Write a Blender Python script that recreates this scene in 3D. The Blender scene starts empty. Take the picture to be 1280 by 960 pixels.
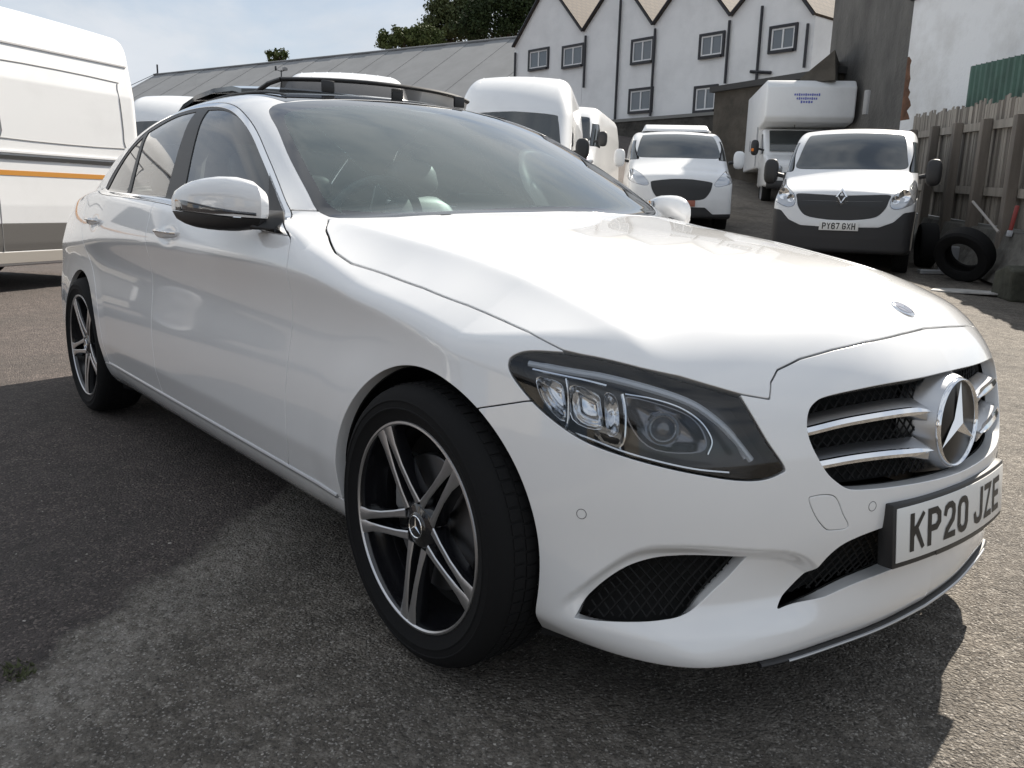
import bpy, bmesh, math, random
import numpy as np
from mathutils import Vector, Matrix
D = bpy.data; SC = bpy.context.scene; COL = SC.collection
# ---------------------------------------------------------------- camera
CAM_POS = np.array([1.48426, -1.85754, 1.03227]); YAW, PITCH, ROLL = map(math.radians, (139.9099, -12.0854, 1.5658)); FPX = 1049.13
def cam_axes():
    cy, sy, cp, sp = math.cos(YAW), math.sin(YAW), math.cos(PITCH), math.sin(PITCH)
    f = np.array([cy*cp, sy*cp, sp]); r = np.array([sy, -cy, 0]); u = np.cross(r, f); c, s = math.cos(ROLL), math.sin(ROLL)
    return c*r+s*u, -s*r+c*u, f
CR, CU, CF = cam_axes()
cd = D.cameras.new('camera'); cam = D.objects.new('camera', cd); COL.objects.link(cam); SC.camera = cam
cd.sensor_width = 36; cd.lens = 36*FPX/1280; cd.clip_start = .05; cd.clip_end = 5000
Mx = np.eye(4); Mx[:3, 0] = CR; Mx[:3, 1] = CU; Mx[:3, 2] = -CF; Mx[:3, 3] = CAM_POS
cam.matrix_world = Matrix(Mx.tolist())
def px_ray(x, y): return CR*((x-640)/FPX)+CU*((480-y)/FPX)+CF
# ---------------------------------------------------------------- sun and sky
SUN = Vector((-.28, 1.06, .94)).normalized()
sl = D.lights.new('sun', 'SUN'); sl.energy = 4.9; sl.angle = math.radians(.55); sl.color = (1, .92, .81)
so = D.objects.new('sun', sl); COL.objects.link(so); so.rotation_euler = SUN.to_track_quat('Z', 'Y').to_euler(); so.location = (-3, 10, 11)
wd = D.worlds.new('World'); SC.world = wd; wd.use_nodes = True
def build_world():
    nt = wd.node_tree; N = nt.nodes; L = nt.links
    bg = N['Background']; bg.inputs[1].default_value = .051
    sky = N.new('ShaderNodeTexSky'); sky.sky_type = 'NISHITA'; sky.sun_disc = False
    sky.sun_elevation = math.asin(SUN.z); sky.sun_rotation = math.atan2(SUN.x, SUN.y); sky.air_density = 1.0; sky.dust_density = .35; sky.ozone_density = 1.2
    tc = N.new('ShaderNodeTexCoord'); mp = N.new('ShaderNodeMapping'); mp.inputs['Scale'].default_value = (1, 1, 2.6); mp.inputs['Location'].default_value = (.3, .1, .25)
    L.new(tc.outputs['Generated'], mp.inputs[0])
    n1 = N.new('ShaderNodeTexNoise'); n1.inputs['Scale'].default_value = 2.3; n1.inputs['Detail'].default_value = 9; n1.inputs['Roughness'].default_value = .58; n1.inputs['Distortion'].default_value = .25
    L.new(mp.outputs[0], n1.inputs['Vector'])
    rp = N.new('ShaderNodeValToRGB'); rp.color_ramp.elements[0].position = .35; rp.color_ramp.elements[1].position = .54
    rp.color_ramp.elements[0].color = (.34, .34, .34, 1); L.new(n1.outputs[0], rp.inputs[0])
    n2 = N.new('ShaderNodeTexNoise'); n2.inputs['Scale'].default_value = 5; n2.inputs['Detail'].default_value = 6
    L.new(mp.outputs[0], n2.inputs['Vector'])
    cc = N.new('ShaderNodeMixRGB'); cc.inputs[1].default_value = (4.9, 5.6, 6.5, 1); cc.inputs[2].default_value = (8.6, 8.8, 9.1, 1)
    L.new(n2.outputs[0], cc.inputs[0])
    mx = N.new('ShaderNodeMixRGB'); L.new(rp.outputs[0], mx.inputs[0]); L.new(sky.outputs[0], mx.inputs[1]); L.new(cc.outputs[0], mx.inputs[2])
    L.new(mx.outputs[0], bg.inputs[0])
build_world()
vs = SC.view_settings; vs.view_transform = 'Standard'; vs.look = 'None'; vs.exposure = 1.05; vs.gamma = 1; vs.use_curve_mapping = False
SC.cycles.max_bounces = 8; SC.cycles.transparent_max_bounces = 16; SC.cycles.caustics_reflective = False; SC.cycles.caustics_refractive = False
SC.cycles.use_denoising = True
# ---------------------------------------------------------------- helpers
MATS = {}
def mat(name, col=(.5, .5, .5), rough=.5, metal=0., coat=0., spec=.5, **kw):
    """plain principled material, optional noise variation: var=(scale, amount), bump=(scale, strength)"""
    if name in MATS: return MATS[name]
    m = D.materials.new(name); m.use_nodes = True; nt = m.node_tree; b = nt.nodes['Principled BSDF']; L = nt.links
    b.inputs['Base Color'].default_value = (*col, 1); b.inputs['Roughness'].default_value = rough; b.inputs['Metallic'].default_value = metal
    b.inputs['Coat Weight'].default_value = coat; b.inputs['Coat Roughness'].default_value = .03; b.inputs['Specular IOR Level'].default_value = spec
    if 'em' in kw: b.inputs['Emission Color'].default_value = (*kw['em'][0], 1); b.inputs['Emission Strength'].default_value = kw['em'][1]
    if 'trans' in kw: b.inputs['Transmission Weight'].default_value = kw['trans']; b.inputs['IOR'].default_value = kw.get('ior', 1.45)
    if 'var' in kw or 'bump' in kw:
        tc = nt.nodes.new('ShaderNodeTexCoord')
    if 'var' in kw:
        sc, am = kw['var'][:2]; col2 = kw['var'][2] if len(kw['var']) > 2 else tuple(c*(1-am) for c in col)
        mp = nt.nodes.new('ShaderNodeMapping'); mp.inputs['Scale'].default_value = kw.get('vscale', (1, 1, 1)); L.new(tc.outputs['Object'], mp.inputs[0])
        n = nt.nodes.new('ShaderNodeTexNoise'); n.inputs['Scale'].default_value = sc; n.inputs['Detail'].default_value = 7; n.inputs['Roughness'].default_value = .65
        L.new(mp.outputs[0], n.inputs['Vector'])
        r = nt.nodes.new('ShaderNodeValToRGB'); r.color_ramp.elements[0].position = kw.get('lo', .38); r.color_ramp.elements[1].position = kw.get('hi', .66)
        r.color_ramp.elements[0].color = (*col, 1); r.color_ramp.elements[1].color = (*col2, 1)
        L.new(n.outputs[0], r.inputs[0]); L.new(r.outputs[0], b.inputs['Base Color'])
    if 'bump' in kw:
        n = nt.nodes.new('ShaderNodeTexNoise'); n.inputs['Scale'].default_value = kw['bump'][0]; n.inputs['Detail'].default_value = 5; L.new(tc.outputs['Object'], n.inputs['Vector'])
        bp = nt.nodes.new('ShaderNodeBump'); bp.inputs['Strength'].default_value = kw['bump'][1]; bp.inputs['Distance'].default_value = kw['bump'][2] if len(kw['bump']) > 2 else .01
        L.new(n.outputs[0], bp.inputs['Height']); L.new(bp.outputs[0], b.inputs['Normal'])
    MATS[name] = m; return m
def glass_mat(name, tint, refl_rough=.0, ior=1.5, alpha=.0, dark=(.02, .02, .02), fm=1.7):
    """thin pane: tinted see-through plus fresnel mirror (works from any side)"""
    if name in MATS: return MATS[name]
    m = D.materials.new(name); m.use_nodes = True; nt = m.node_tree; N = nt.nodes; L = nt.links
    N.remove(N['Principled BSDF']); out = N['Material Output']
    tr = N.new('ShaderNodeBsdfTransparent'); tr.inputs[0].default_value = (*tint, 1)
    gl = N.new('ShaderNodeBsdfGlossy'); gl.inputs['Roughness'].default_value = refl_rough
    df = N.new('ShaderNodeBsdfDiffuse'); df.inputs[0].default_value = (*dark, 1)
    ma = N.new('ShaderNodeMixShader'); ma.inputs[0].default_value = alpha; L.new(tr.outputs[0], ma.inputs[1]); L.new(df.outputs[0], ma.inputs[2])
    lw = N.new('ShaderNodeFresnel'); lw.inputs[0].default_value = ior
    mu = N.new('ShaderNodeMath'); mu.operation = 'MULTIPLY'; mu.inputs[1].default_value = fm; mu.use_clamp = True; L.new(lw.outputs[0], mu.inputs[0])
    mx = N.new('ShaderNodeMixShader'); L.new(mu.outputs[0], mx.inputs[0]); L.new(ma.outputs[0], mx.inputs[1]); L.new(gl.outputs[0], mx.inputs[2])
    L.new(mx.outputs[0], out.inputs[0]); MATS[name] = m; return m
def mesh_obj(name, V, F, m, parent=None, normals=None, smooth=False, autosmooth=None):
    me = D.meshes.new(name); V = np.asarray(V, float)
    if isinstance(F, np.ndarray) and F.ndim == 2:
        k = F.shape[1]; me.vertices.add(len(V)); me.vertices.foreach_set('co', V.ravel())
        me.loops.add(F.size); me.loops.foreach_set('vertex_index', F.ravel().astype(np.int32))
        me.polygons.add(len(F)); me.polygons.foreach_set('loop_start', np.arange(0, F.size, k, dtype=np.int32))
        me.update(calc_edges=True)
    else:
        me.from_pydata([tuple(v) for v in V], [], [tuple(int(i) for i in f) for f in F])
    me.validate(verbose=False)
    if smooth or normals is not None: me.polygons.foreach_set('use_smooth', np.ones(len(me.polygons), bool))
    if normals is not None: me.normals_split_custom_set_from_vertices([tuple(n) for n in normals])
    elif autosmooth: me.set_sharp_from_angle(angle=math.radians(autosmooth))
    if m is not None: me.materials.append(m)
    o = D.objects.new(name, me); COL.objects.link(o)
    if parent is not None: o.parent = parent
    return o
def tag(o, label=None, cat=None, group=None, kind=None):
    for k, v in (('label', label), ('category', cat), ('group', group), ('kind', kind)):
        if v: o[k] = v
    return o
def thing(name, label, cat, loc=(0, 0, 0), rot=(0, 0, 0), group=None):
    o = D.objects.new(name, None); COL.objects.link(o); o.location = loc; o.rotation_euler = rot; o.empty_display_size = .2
    return tag(o, label, cat, group)
class MB:
    """mesh builder: collects shapes, builds ONE mesh object"""
    def __init__(s): s.V = []; s.F = []
    def add(s, V, F, M=None):
        o = len(s.V); V = [Vector(v) for v in V]
        if M is not None: V = [M @ v for v in V]
        s.V += V; s.F += [tuple(i+o for i in f) for f in F]; return s
    def box(s, c, d, M=None, taper=None):
        x, y, z = (k/2 for k in d); t = taper or (1, 1)
        V = [(c[0]+sx*x*(t[0] if sz > 0 else 1), c[1]+sy*y*(t[1] if sz > 0 else 1), c[2]+sz*z) for sz in (-1, 1) for sy in (-1, 1) for sx in (-1, 1)]
        return s.add(V, [(0, 2, 3, 1), (4, 5, 7, 6), (0, 1, 5, 4), (2, 6, 7, 3), (0, 4, 6, 2), (1, 3, 7, 5)], M)
    def prism(s, poly, a, b, axis='y', M=None):
        """2D polygon extruded along axis from a to b"""
        n = len(poly)
        def p(q, t): return {'y': (q[0], t, q[1]), 'x': (t, q[0], q[1]), 'z': (q[0], q[1], t)}[axis]
        V = [p(q, a) for q in poly]+[p(q, b) for q in poly]
        F = [tuple(range(n)), tuple(range(2*n-1, n-1, -1))]+[(i, i+n, (i+1) % n+n, (i+1) % n) for i in range(n)]
        return s.add(V, F, M)
    def tube(s, path, r, n=10, M=None, cap=True, squash=1.):
        P = [Vector(p) for p in path]; R = r if hasattr(r, '__len__') else [r]*len(P); V = []; F = []
        up = None
        for i, p in enumerate(P):
            t = (P[min(i+1, len(P)-1)]-P[max(i-1, 0)]).normalized()
            if up is None: up = Vector((0, 0, 1)) if abs(t.z) < .9 else Vector((1, 0, 0))
            a = t.cross(up).normalized(); b = a.cross(t).normalized(); up = b
            V += [p+R[i]*(math.cos(2*math.pi*k/n)*a+squash*math.sin(2*math.pi*k/n)*b) for k in range(n)]
        for i in range(len(P)-1):
            F += [(i*n+k, i*n+(k+1) % n, (i+1)*n+(k+1) % n, (i+1)*n+k) for k in range(n)]
        if cap: F += [tuple(range(n-1, -1, -1)), tuple(range((len(P)-1)*n, len(P)*n))]
        return s.add(V, F, M)
    def lathe(s, prof, n=48, M=None, close=False):
        """profile (r, h) spun round local Y (h along y)"""
        m = len(prof); V = []; F = []
        for k in range(n):
            a = 2*math.pi*k/n
            V += [(r*math.cos(a), h, r*math.sin(a)) for r, h in prof]
        for k in range(n):
            k2 = (k+1) % n
            for i in range(m if close else m-1):
                j = (i+1) % m
                F.append((k*m+i, k*m+j, k2*m+j, k2*m+i))
        return s.add(V, F, M)
    def loft(s, rings, M=None, cap=True, closed=True):
        n = len(rings[0]); V = [v for r in rings for v in r]; F = []
        for i in range(len(rings)-1):
            for k in range(n if closed else n-1): F.append((i*n+k, i*n+(k+1) % n, (i+1)*n+(k+1) % n, (i+1)*n+k))
        if cap and closed: F += [tuple(range(n-1, -1, -1)), tuple(range((len(rings)-1)*n, len(rings)*n))]
        return s.add(V, F, M)
    def build(s, name, m, parent=None, bevel=0, seg=2, sub=0, smooth=None, angle=35, recalc=True):
        bm = bmesh.new(); vs = [bm.verts.new(v) for v in s.V]
        for f in s.F:
            try: bm.faces.new([vs[i] for i in f])
            except ValueError: pass
        if recalc: bmesh.ops.recalc_face_normals(bm, faces=bm.faces)
        if bevel:
            es = [e for e in bm.edges if e.is_manifold and e.calc_face_angle(0) > math.radians(25)]
            bmesh.ops.bevel(bm, geom=es, offset=bevel, segments=seg, profile=.5, affect='EDGES', clamp_overlap=True)
        me = D.meshes.new(name); bm.to_mesh(me); bm.free()
        if smooth is None: smooth = True
        if smooth:
            me.polygons.foreach_set('use_smooth', np.ones(len(me.polygons), bool)); me.set_sharp_from_angle(angle=math.radians(angle))
        if m is not None: me.materials.append(m)
        o = D.objects.new(name, me); COL.objects.link(o)
        if parent is not None: o.parent = parent
        if sub:
            md = o.modifiers.new('sub', 'SUBSURF'); md.levels = md.render_levels = sub
        return o
def crom(pts, n=8, closed=False, corners=()):
    """Catmull-Rom resampling; corner indices stay sharp"""
    P = [np.asarray(p, float) for p in pts]; N = len(P); out = []
    for i in range(N if closed else N-1):
        p1, p2 = P[i], P[(i+1) % N]
        p0 = P[i-1] if (closed or i > 0) else 2*p1-p2
        p3 = P[(i+2) % N] if (closed or i+2 < N) else 2*p2-p1
        if i in corners: p0 = 2*p1-p2
        if (i+1) % N in corners: p3 = 2*p2-p1
        for k in range(n):
            t = k/n
            out.append(.5*((2*p1)+(p2-p0)*t+(2*p0-5*p1+4*p2-p3)*t*t+(3*p1-p0-3*p2+p3)*t**3))
    if not closed: out.append(P[-1])
    return [tuple(p) for p in out]
def copy_tree(o, parent=None):
    c = o.copy(); COL.objects.link(c)
    if parent is not None: c.parent = parent
    for ch in o.children: copy_tree(ch, c)
    return c
# ---------------------------------------------------------------- car body as an implicit surface (half, y<=0 side mirrored)
import numpy as np
def spl_mat(k, x):
    """rows: weights of a natural cubic spline through knots k evaluated at x (clamped linear outside)"""
    k = np.asarray(k, float); n = len(k); h = np.diff(k)
    A = np.zeros((n, n)); Bm = np.zeros((n, n)); A[0, 0] = A[-1, -1] = 1
    for i in range(1, n-1):
        A[i, i-1] = h[i-1]; A[i, i] = 2*(h[i-1]+h[i]); A[i, i+1] = h[i]
        Bm[i, i-1] = 6/h[i-1]; Bm[i, i] = -6/h[i-1]-6/h[i]; Bm[i, i+1] = 6/h[i]
    M2 = np.linalg.solve(A, Bm)                       # second derivatives from values
    x = np.asarray(x, float); xc = np.clip(x, k[0], k[-1])
    j = np.clip(np.searchsorted(k, xc)-1, 0, n-2)
    hj = h[j]; a = (k[j+1]-xc)/hj; b = (xc-k[j])/hj
    W = np.zeros((len(x), n)); r = np.arange(len(x))
    W[r, j] += a; W[r, j+1] += b
    W += ((a**3-a)*hj**2/6)[:, None]*M2[j]+((b**3-b)*hj**2/6)[:, None]*M2[j+1]
    # linear extension outside the knots
    I = np.eye(n); d0 = (I[1]-I[0])/h[0]-h[0]/6*(2*M2[0]+M2[1]); d1 = (I[-1]-I[-2])/h[-1]+h[-1]/6*(M2[-2]+2*M2[-1])
    lo = np.minimum(x-k[0], 0); hi = np.maximum(x-k[-1], 0)
    return W+lo[:, None]*d0+hi[:, None]*d1
def s1(k, v, x):
    if k[0] > k[-1]: k, v = k[::-1], v[::-1]
    return spl_mat(k, np.ravel(x)).dot(np.asarray(v, float)).reshape(np.shape(x))
def s2(ku, kv, C, u, v):
    U = spl_mat(ku, np.ravel(u)); V = spl_mat(kv, np.ravel(v))
    return np.einsum('ij,ij->i', U.dot(np.asarray(C, float)), V).reshape(np.shape(u))
def smax(a, b, k):
    h = np.maximum(k-np.abs(a-b), 0)
    return np.maximum(a, b)+h*h/(4*k)
def smin(a, b, k): return -smax(-a, -b, k)
def sstep(a, b, x):
    t = np.clip((x-a)/(b-a+1e-12), 0, 1); return t*t*(3-2*t)
AX_R = -2.84; WZ = .325
KX = [.85, .6, .4, .2, 0, -.3, -.7, -1.2, -1.8, -2.4, -2.84, -3.3, -3.7, -4.0]
WB = [.67, .775, .835, .874, .893, .898, .899, .900, .902, .902, .897, .868, .80, .69]
KZ = [.10, .17, .22, .28, .34, .40, .50, .60, .72, .80, .88, 1.05]
WZO = [.13, .058, .018, .001, .001, .002, .003, .012, .025, .017, .001, .0]     # inset by height
ZC_X = [.5, .33, .15, -.03, -.3, -.586, -1.2, -1.7, -2.1, -2.5, -3.0, -3.5, -4]
ZC_Z = [.755, .775, .79, .805, .823, .846, .857, .862, .853, .83, .795, .765, .74]
AB_X = [.4, 0, -.6, -1.2, -2.0, -2.5, -3.0, -3.6, -4]
AB_A = [.75, .62, .42, .36, .36, .34, .40, .55, .6]
def softp(d, e): d = d/e; return e*np.where(d > 20, d, np.log1p(np.exp(np.minimum(d, 20))))
def Wside(x, z):
    w = s1(KX, WB, x)-s1(KZ, WZO, z)
    wd_ = sstep(-.15, -.5, x)*sstep(-2.75, -2.35, x)                   # crisp lower crease along the doors only
    w = w-wd_*.24*softp(.392-z, .006)-(1-wd_)*s1([.1, .28, .34, .40, .5], [.030, .025, .010, .001, 0], z)
    d = (z-s1(ZC_X, ZC_Z, x))/.007
    w = w-s1(AB_X, AB_A, x)*.007*np.where(d > 20, d, np.log1p(np.exp(np.minimum(d, 20))))
    for hx, hz in ((-1.535, .893), (-2.545, .903)):
        w = w-.011*np.exp(-((x-hx)/.052)**2-((z-hz)/.024)**2)
    for ax, gain in ((0., .004), (AX_R, .003)):
        r = np.sqrt((x-ax)**2+(z-WZ)**2)
        w = w+gain*(1-sstep(.375, .50, r))*sstep(.17, .30, z)
    return w
HY = [0, .25, .5, .62, .76, .86, .95]
HX = [.85, .75, .66, .60, .5, .4, .2, 0, -.3, -.55, -.8, -1.2, -1.8, -2.4, -2.9, -3.3, -3.6, -3.8, -4.1]
HT = [[0.598, 0.578, 0.498, 0.432, 0.338, 0.25, 0.17],
      [0.718, 0.7, 0.62, 0.557, 0.473, 0.395, 0.32],
      [0.8, 0.785, 0.703, 0.647, 0.573, 0.5, 0.43],
      [0.836, 0.823, 0.75, 0.699, 0.63, 0.56, 0.49],
      [0.87, 0.861, 0.805, 0.76, 0.695, 0.63, 0.56],
      [0.894, 0.887, 0.844, 0.804, 0.743, 0.68, 0.61],
      [0.93, 0.925, 0.892, 0.858, 0.795, 0.735, 0.67],
      [0.958, 0.954, 0.929, 0.9, 0.84, 0.782, 0.72],
      [0.992, 0.989, 0.971, 0.949, 0.892, 0.84, 0.79],
      [1.021, 1.018, 1.006, 0.99, 0.952, 0.91, 0.87],
      [1.014, 1.014, 1.009, 1.004, 0.989, 0.965, 0.94],
      [0.985, 0.985, 0.985, 0.985, 0.985, 0.983, 0.98],
      [1.012, 1.012, 1.012, 1.012, 1.012, 1.012, 1.012],
      [1.03, 1.03, 1.03, 1.03, 1.03, 1.03, 1.03],
      [1.045, 1.045, 1.045, 1.045, 1.042, 1.03, 1.01],
      [1.055, 1.053, 1.045, 1.035, 1.01, 0.97, 0.93],
      [1.048, 1.045, 1.033, 1.018, 0.98, 0.935, 0.89],
      [1.035, 1.03, 1.01, 0.985, 0.94, 0.89, 0.84],
      [0.96, 0.95, 0.92, 0.89, 0.84, 0.79, 0.74]]
YC_X = [.7, .344, .099, -.236, -.604, -1.0]; YC_Y = [.665, .656, .655, .676, .727, .76]
YA_X = [.66, .52, .36, .1, -.3, -.55, -.72, -1.0]; YA_A = [0, .15, .50, .66, .58, .42, 0, 0]
def crease_h(x, y): return np.interp(x, YA_X[::-1], YA_A[::-1])*softp(y-np.interp(x, YC_X[::-1], YC_Y[::-1]), .006)
HX_, HT_ = np.array(HX, float), np.array(HT, float)
HT2 = HT_+np.interp(HX_, YA_X[::-1], YA_A[::-1])[:, None]*np.maximum(np.array(HY)[None]-np.interp(HX_, YC_X[::-1], YC_Y[::-1])[:, None], 0)
def Hood(x, y): return s2(HX[::-1], HY, HT2[::-1], x, y)-crease_h(x, y)
FY = [0, .2, .35, .5, .62, .72, .80, .88]
FZ = [.13, .19, .24, .30, .38, .46, .55, .65, .72, .80]
FT = [[.70, .692, .672, .64, .588, .505, .375, .21],
      [.746, .734, .710, .677, .625, .540, .406, .23],
      [.754, .741, .712, .670, .610, .520, .385, .21],
      [.752, .738, .706, .662, .603, .508, .372, .20],
      [.777, .762, .725, .667, .598, .500, .365, .19],
      [.787, .771, .731, .669, .597, .498, .362, .18],
      [.780, .764, .723, .660, .587, .487, .350, .17],
      [.765, .748, .704, .638, .562, .460, .322, .14],
      [.752, .733, .685, .612, .532, .428, .288, .10],
      [.728, .705, .650, .570, .485, .378, .235, .05]]
RY = [0, .3, .6, .75, .85]
RZ = [.15, .25, .45, .65, .85, 1.0, 1.1]
RT = [[-3.72, -3.70, -3.62, -3.5, -3.4], [-3.84, -3.82, -3.73, -3.6, -3.45], [-3.89, -3.87, -3.77, -3.63, -3.46],
      [-3.89, -3.87, -3.77, -3.63, -3.46], [-3.84, -3.82, -3.72, -3.58, -3.42], [-3.82, -3.80, -3.70, -3.55, -3.4], [-3.83, -3.81, -3.72, -3.57, -3.42]]
TX = [-.15, -.3, -.45, -.6, -.8, -1.0, -1.15, -1.3, -1.5, -1.8, -2.1, -2.4, -2.65, -2.9, -3.2, -3.45, -3.7]
TZ = [.83, .925, 1.018, 1.103, 1.203, 1.293, 1.351, 1.394, 1.424, 1.439, 1.436, 1.414, 1.380, 1.308, 1.185, 1.075, .96]
CX = [0, -.8, -1.4, -1.9, -2.4, -3.0, -3.6]
CC = [.30, .30, .22, 0, -.18, -.25, -.25]
W2Z = [.90, 1.0, 1.1, 1.2, 1.3, 1.38, 1.45]
W2V = [.853, .818, .778, .735, .686, .638, .585]
W2X = [-.3, -.6, -1.0, -1.5, -2.0, -2.5, -2.8, -3.1, -3.4, -3.8]
W2O = [.03, .012, .003, 0, .003, .02, .042, .08, .14, .24]
def Troof(x, y):
    xx = x+s1(CX, CC, x)*y*y
    return s1(TX, TZ, xx)-.085*y*y-.05*y**4
def Wcab(x, z): return s1(W2Z, W2V, z)-s1(W2X, W2O, x)
TH0 = -.9                                            # axis of the wrap-round coordinate u of the nose
SH_T = [6, 10, 13, 15.0, 18.8, 22.4, 24.8, 27.0, 29.8, 31.7, 34]
SH_Z = [.29, .29, .325, .372, .402, .413, .413, .398, .326, .27, .22]
def bump_mask(x, y, z):
    """undercut of the bumper below its shelf line, round the side vents"""
    x, y, z = np.broadcast_arrays(x, y, z)
    out = np.zeros(x.shape); m = (x > .2) & (z < .46) & (z > .15)
    th = np.degrees(np.arctan2(y[m], x[m]-TH0)); zz = z[m]
    zs = s1(SH_T, SH_Z, th)
    k = sstep(-.006, .030, zs-zz)*sstep(.225, .29, zz)*sstep(12.5, 16, th)*(1-sstep(29.5, 32.5, th))
    out[m] = .026*k
    return out
def g_parts(x, y, z, Wf, Hf, Ff, Rf, Tf, Cf):
    side = y-Wf; top = (z-Hf)*.9; front = (x-Ff)*.85; rear = (Rf-x)*.9
    low = smax(side, top, .032)
    low = smax(low, front, .07)
    low = smax(low, rear, .10)
    low = low+bump_mask(x, y, z)
    low = smax(low, .165-z, .014)
    cab = smax((y-Cf)*.9, (z-Tf)*.9, .10)
    cab = np.maximum(cab, .88-z)
    return smin(low, cab, .02)
def g_point(P):
    x, y, z = P[:, 0], np.abs(P[:, 1]), P[:, 2]
    return g_parts(x, y, z, Wside(x, z), Hood(x, y), s2(FZ, FY, FT, z, y), s2(RZ, RY, RT, z, y), Troof(x, y), Wcab(x, z))
def g_grad(P, e=2e-4):
    G = np.stack([(g_point(P+d)-g_point(P-d))/(2*e) for d in np.eye(3)*e], 1)
    return G
def snap(P, it=3):
    for _ in range(it):
        G = g_grad(P); v = g_point(P)
        P = P-(v/np.maximum((G*G).sum(1), .05))[:, None]*G
    return P
def surf_nets(step=.0095):
    xs = np.arange(-3.97, .86, step); ys = np.arange(-1.5*step, .97, step); zs = np.arange(.10, 1.50, step)
    X, Z = np.meshgrid(xs, zs, indexing='ij'); Wf = Wside(X, Z)[:, None, :]; Cf = Wcab(X, Z)[:, None, :]
    X2, Y2 = np.meshgrid(xs, ys, indexing='ij'); Hf = Hood(X2, np.abs(Y2))[:, :, None]; Tf = Troof(X2, np.abs(Y2))[:, :, None]
    Y3, Z3 = np.meshgrid(ys, zs, indexing='ij'); Ff = s2(FZ, FY, FT, Z3, np.abs(Y3))[None]; Rf = s2(RZ, RY, RT, Z3, np.abs(Y3))[None]
    g = g_parts(xs[:, None, None], np.abs(ys)[None, :, None], zs[None, None, :], Wf, Hf, Ff, Rf, Tf, Cf).astype(np.float32)
    s = g < 0
    c = s[:-1, :-1, :-1].astype(np.int8)
    for dx in (0, 1):
        for dy in (0, 1):
            for dz in (0, 1):
                if dx+dy+dz: c = c+s[dx:s.shape[0]-1+dx, dy:s.shape[1]-1+dy, dz:s.shape[2]-1+dz]
    act = (c > 0) & (c < 8)
    idx = np.full(act.shape, -1, np.int64); I = np.argwhere(act); idx[act] = np.arange(len(I))
    P = np.zeros((len(I), 3)); cnt = np.zeros(len(I))
    org = np.array([xs[0], ys[0], zs[0]])
    cor = [(a, b, d) for a in (0, 1) for b in (0, 1) for d in (0, 1)]
    for a in cor:
        for ax in range(3):
            if a[ax]: continue
            b = list(a); b[ax] = 1
            ga = g[I[:, 0]+a[0], I[:, 1]+a[1], I[:, 2]+a[2]]; gb = g[I[:, 0]+b[0], I[:, 1]+b[1], I[:, 2]+b[2]]
            m = (ga < 0) != (gb < 0)
            t = np.where(m, ga/np.where(m, ga-gb, 1), 0)
            p = I+np.array(a)[None]+0.; p[:, ax] += t
            P[m] += p[m]; cnt[m] += 1
    P = org+step*P/cnt[:, None]
    Q = []
    for ax in range(3):
        sl0 = [slice(1, -1)]*3; sl0[ax] = slice(0, -1)
        a = s[tuple(sl0)]; sl1 = list(sl0); sl1[ax] = slice(1, None); b = s[tuple(sl1)]
        E = np.argwhere(a != b); fl = a[a != b]
        E = E+1; E[:, ax] -= 1
        u, v = [(1, 2), (2, 0), (0, 1)][ax]
        def ci(du, dv):
            F = E.copy(); F[:, u] += du; F[:, v] += dv
            ok = (F >= 0).all(1) & (F < np.array(idx.shape)).all(1)
            r = np.full(len(F), -1); r[ok] = idx[F[ok, 0], F[ok, 1], F[ok, 2]]; return r
        q = np.stack([ci(-1, -1), ci(0, -1), ci(0, 0), ci(-1, 0)], 1)
        q[~fl] = q[~fl][:, ::-1]
        Q.append(q[(q >= 0).all(1)])
    return P, np.concatenate(Q)
# ---------------------------------------------------------------- panels cut out of the body surface
def sdf_poly(P, poly, far=.15):
    poly = np.asarray(poly, float); lo = poly.min(0)-far; hi = poly.max(0)+far
    out = np.full(len(P), far); m = ((P > lo) & (P < hi)).all(1); p = P[m]
    if not len(p): return out
    d2 = np.full(len(p), 1e9); ins = np.zeros(len(p), bool)
    for a, b in zip(poly, np.roll(poly, -1, 0)):
        e = b-a; w = p-a; t = np.clip(w.dot(e)/max(e.dot(e), 1e-12), 0, 1); q = w-t[:, None]*e
        d2 = np.minimum(d2, (q*q).sum(1))
        c = (a[1] > p[:, 1]) != (b[1] > p[:, 1])
        with np.errstate(divide='ignore', invalid='ignore'):
            ins ^= c & (p[:, 0] < (b[0]-a[0])*(p[:, 1]-a[1])/np.where(b[1] == a[1], 1e-12, b[1]-a[1])+a[0])
    out[m] = np.minimum(np.where(ins, -1, 1)*np.sqrt(d2), far)
    return out
KU = 1.55*math.pi/180
def TU(pts): return [(t*KU, z) for t, z in pts]
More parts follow.
